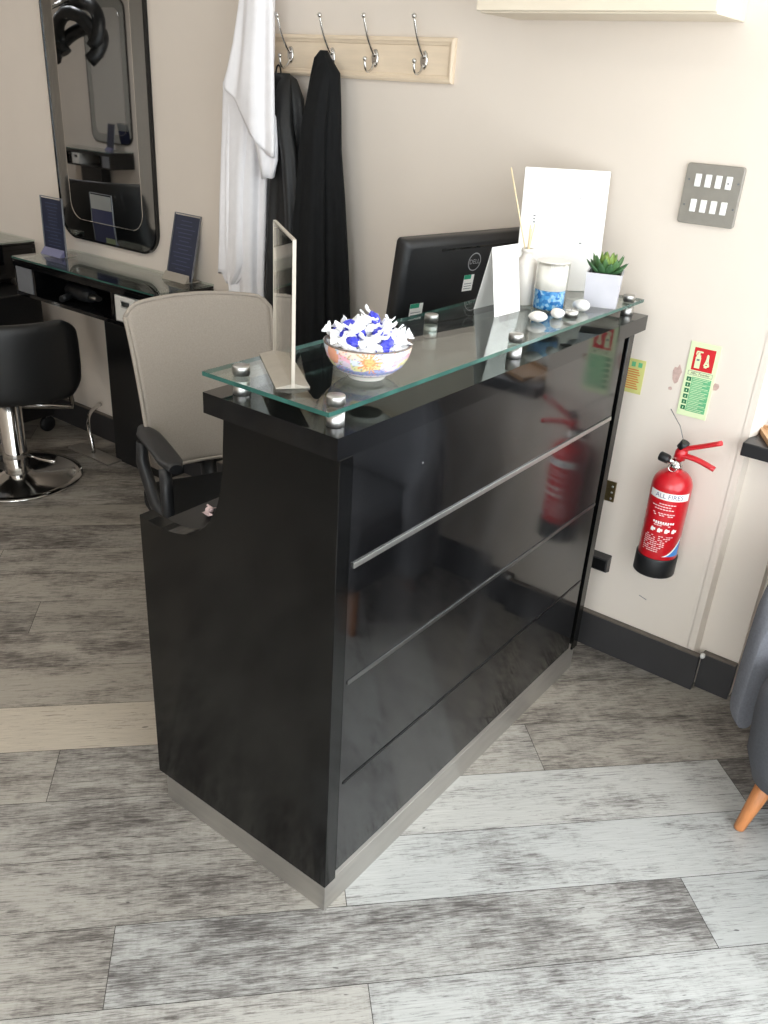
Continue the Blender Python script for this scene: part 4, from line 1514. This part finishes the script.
obj('seat', MB().box((-.225, -.24, -.03), (.225, .275, .055), 'black_cloth', .03, 4), t, xf=SQ)
obj('seat_shell', MB().box((-.2, -.2, -.055), (.2, .2, -.0305), 'black_plastic', .008), t, xf=SQ)
for sgn_ in (-1, 1):
    x = sgn_ * .205
    # pad
    mb = MB()
    rings = []
    for k in range(15):
        s_ = k / 14
        y = .290 - .320 * s_
        wd = .033 * min(1, 3.2 * s_ + .45, 3.2 * (1 - s_) + .55)
        zz = .212 + .006 * sin(pi * s_)
        rings.append([(x + wd * cos(2 * pi * q_ / 16), y, zz + .013 * sin(2 * pi * q_ / 16)) for q_ in range(16)])
    ar = obj('armrest', mb.loft(rings, 'black_plastic'), t, xf=SQ)
    mb = MB().tube([(x * 1.1, .22, .20), (x * 1.12, .22, .14), (x * 1.12, .10, .06), (x * .9, .03, -.02), (x * .6, 0, -.045)], [.017, .018, .019, .019, .017], 'black_plastic', 12)
    mb.tube([(x * 1.1, .0, .205), (x * 1.12, -.02, .15), (x * 1.12, -.02, .06), (x * .9, -.01, -.02), (x * .6, 0, -.045)], [.017, .018, .019, .019, .017], 'black_plastic', 12)
    obj('arm_post', mb, t, xf=SQ)
bx_, by_ = sc_.x, sc_.y
obj('gas_lift', MB().lathe([(0, .09), (.028, .09), (.028, .25), (.018, .252), (.018, .438), (0, .438)], 'black_plastic', (bx_, by_, 0), 20), t)
for k in range(5):
    a = 2 * pi * k / 5 + R(36)
    e_ = Vector((bx_ + .25 * cos(a), by_ + .25 * sin(a), .075))
    lg = obj('base_arm', MB().tube([(bx_, by_, .10), (bx_ + .14 * cos(a), by_ + .14 * sin(a), .095), e_], [.026, .02, .015], 'black_plastic', 10), t)
    cm = Matrix.Translation((e_.x, e_.y, .0265)) @ Matrix.Rotation(a + .6, 4, 'Z')
    obj('caster', MB().lathe([(0, -.012), (.022, -.012), (.026, -.006), (.026, .006), (.022, .012), (0, .012)], 'black_plastic', (0, 0, 0), 16, axis='X', mat=cm).tube([(e_.x, e_.y, .03), (e_.x, e_.y, .075)], .008, 'black_plastic', 8), lg)

# ------------------------------------------------------------------ armchair under the window
AX, AY = 0.865, -0.33
t = thing('armchair', 'grey fabric tub armchair with tapered wooden legs under the window', 'armchair', (AX, AY, 0))
rings = []
for z, hw, y0, y1, r_ in ((.155, .215, -.19, .12, .06), (.17, .245, -.215, .14, .075), (.24, .272, -.23, .15, .09), (.36, .282, -.24, .155, .10), (.40, .282, -.24, .155, .10), (.425, .27, -.225, .145, .09), (.435, .22, -.18, .11, .08)):
    rings.append([(AX + x, AY + y, z) for x, y in rrect(-hw, hw, y0, y1, r_, 6)])
obj('seat', MB().loft(rings, 'dgrey_fabric'), t)
rings = []
n = 56
for i in range(n + 1):
    s_ = i / n
    a = R(200 - 220 * s_)          # from left front, round the back, to right front
    cxr, cyr = .326, .20
    p = Vector((AX + cxr * cos(a), AY + .045 + cyr * max(sin(a), -.5), 0))
    e_ = min(s_, 1 - s_) * 2
    zt = .50 + .28 * min(1, e_ * 1.5) ** .8
    zb_ = .185
    tk = .042 * min(1, .55 + e_ * 5)
    nrm = Vector((cos(a) / cxr, sin(a) / cyr, 0)).normalized()
    ring = []
    for k in range(24):
        th = 2 * pi * k / 24
        sq = lambda v_, e__: math.copysign(abs(v_) ** e__, v_)
        lean = -.004 * sin(th)
        ring.append(p + nrm * (tk * sq(cos(th), .7) + lean) + Vector((0, 0, (zt + zb_) / 2 + (zt - zb_) / 2 * sq(sin(th), .35))))
    rings.append(ring)
obj('backrest', MB().loft(rings, 'grey_fabric'), t)
for (fx, fy), (tx, ty) in (((.635, -.50), (.668, -.465)), ((1.095, -.50), (1.062, -.465)), ((.665, -.135), (.695, -.165)), ((1.065, -.135), (1.035, -.165))):
    mb = MB().tube([(fx, fy, .0006), (fx, fy, .003), (tx, ty, .19)], [.0115, .0135, .025], 'oak', 18)
    o = obj('leg', mb, t)
    o['label'] = 'tapered orange wooden leg'

# something wooden on the sill
t = thing('wooden_tray', 'flat tan wooden tray resting on the black window sill', 'tray', (.46, .02, .8312))
F = Matrix.Translation((.372, -.036, .8315)) @ Matrix.Rotation(R(28), 4, 'Z')
obj('bottom', MB().box((0, 0, 0), (.26, .14, .006), 'tan', .001), t, xf=F)
mb = MB()
for lo, hi in (((0, 0, .0062), (.26, .008, .014)), ((0, .132, .0062), (.26, .14, .014)), ((0, .0082, .0062), (.008, .1318, .014)), ((.252, .0082, .0062), (.26, .1318, .014))):
    mb.box(lo, hi, 'tan')
obj('rim', mb, t, xf=F)
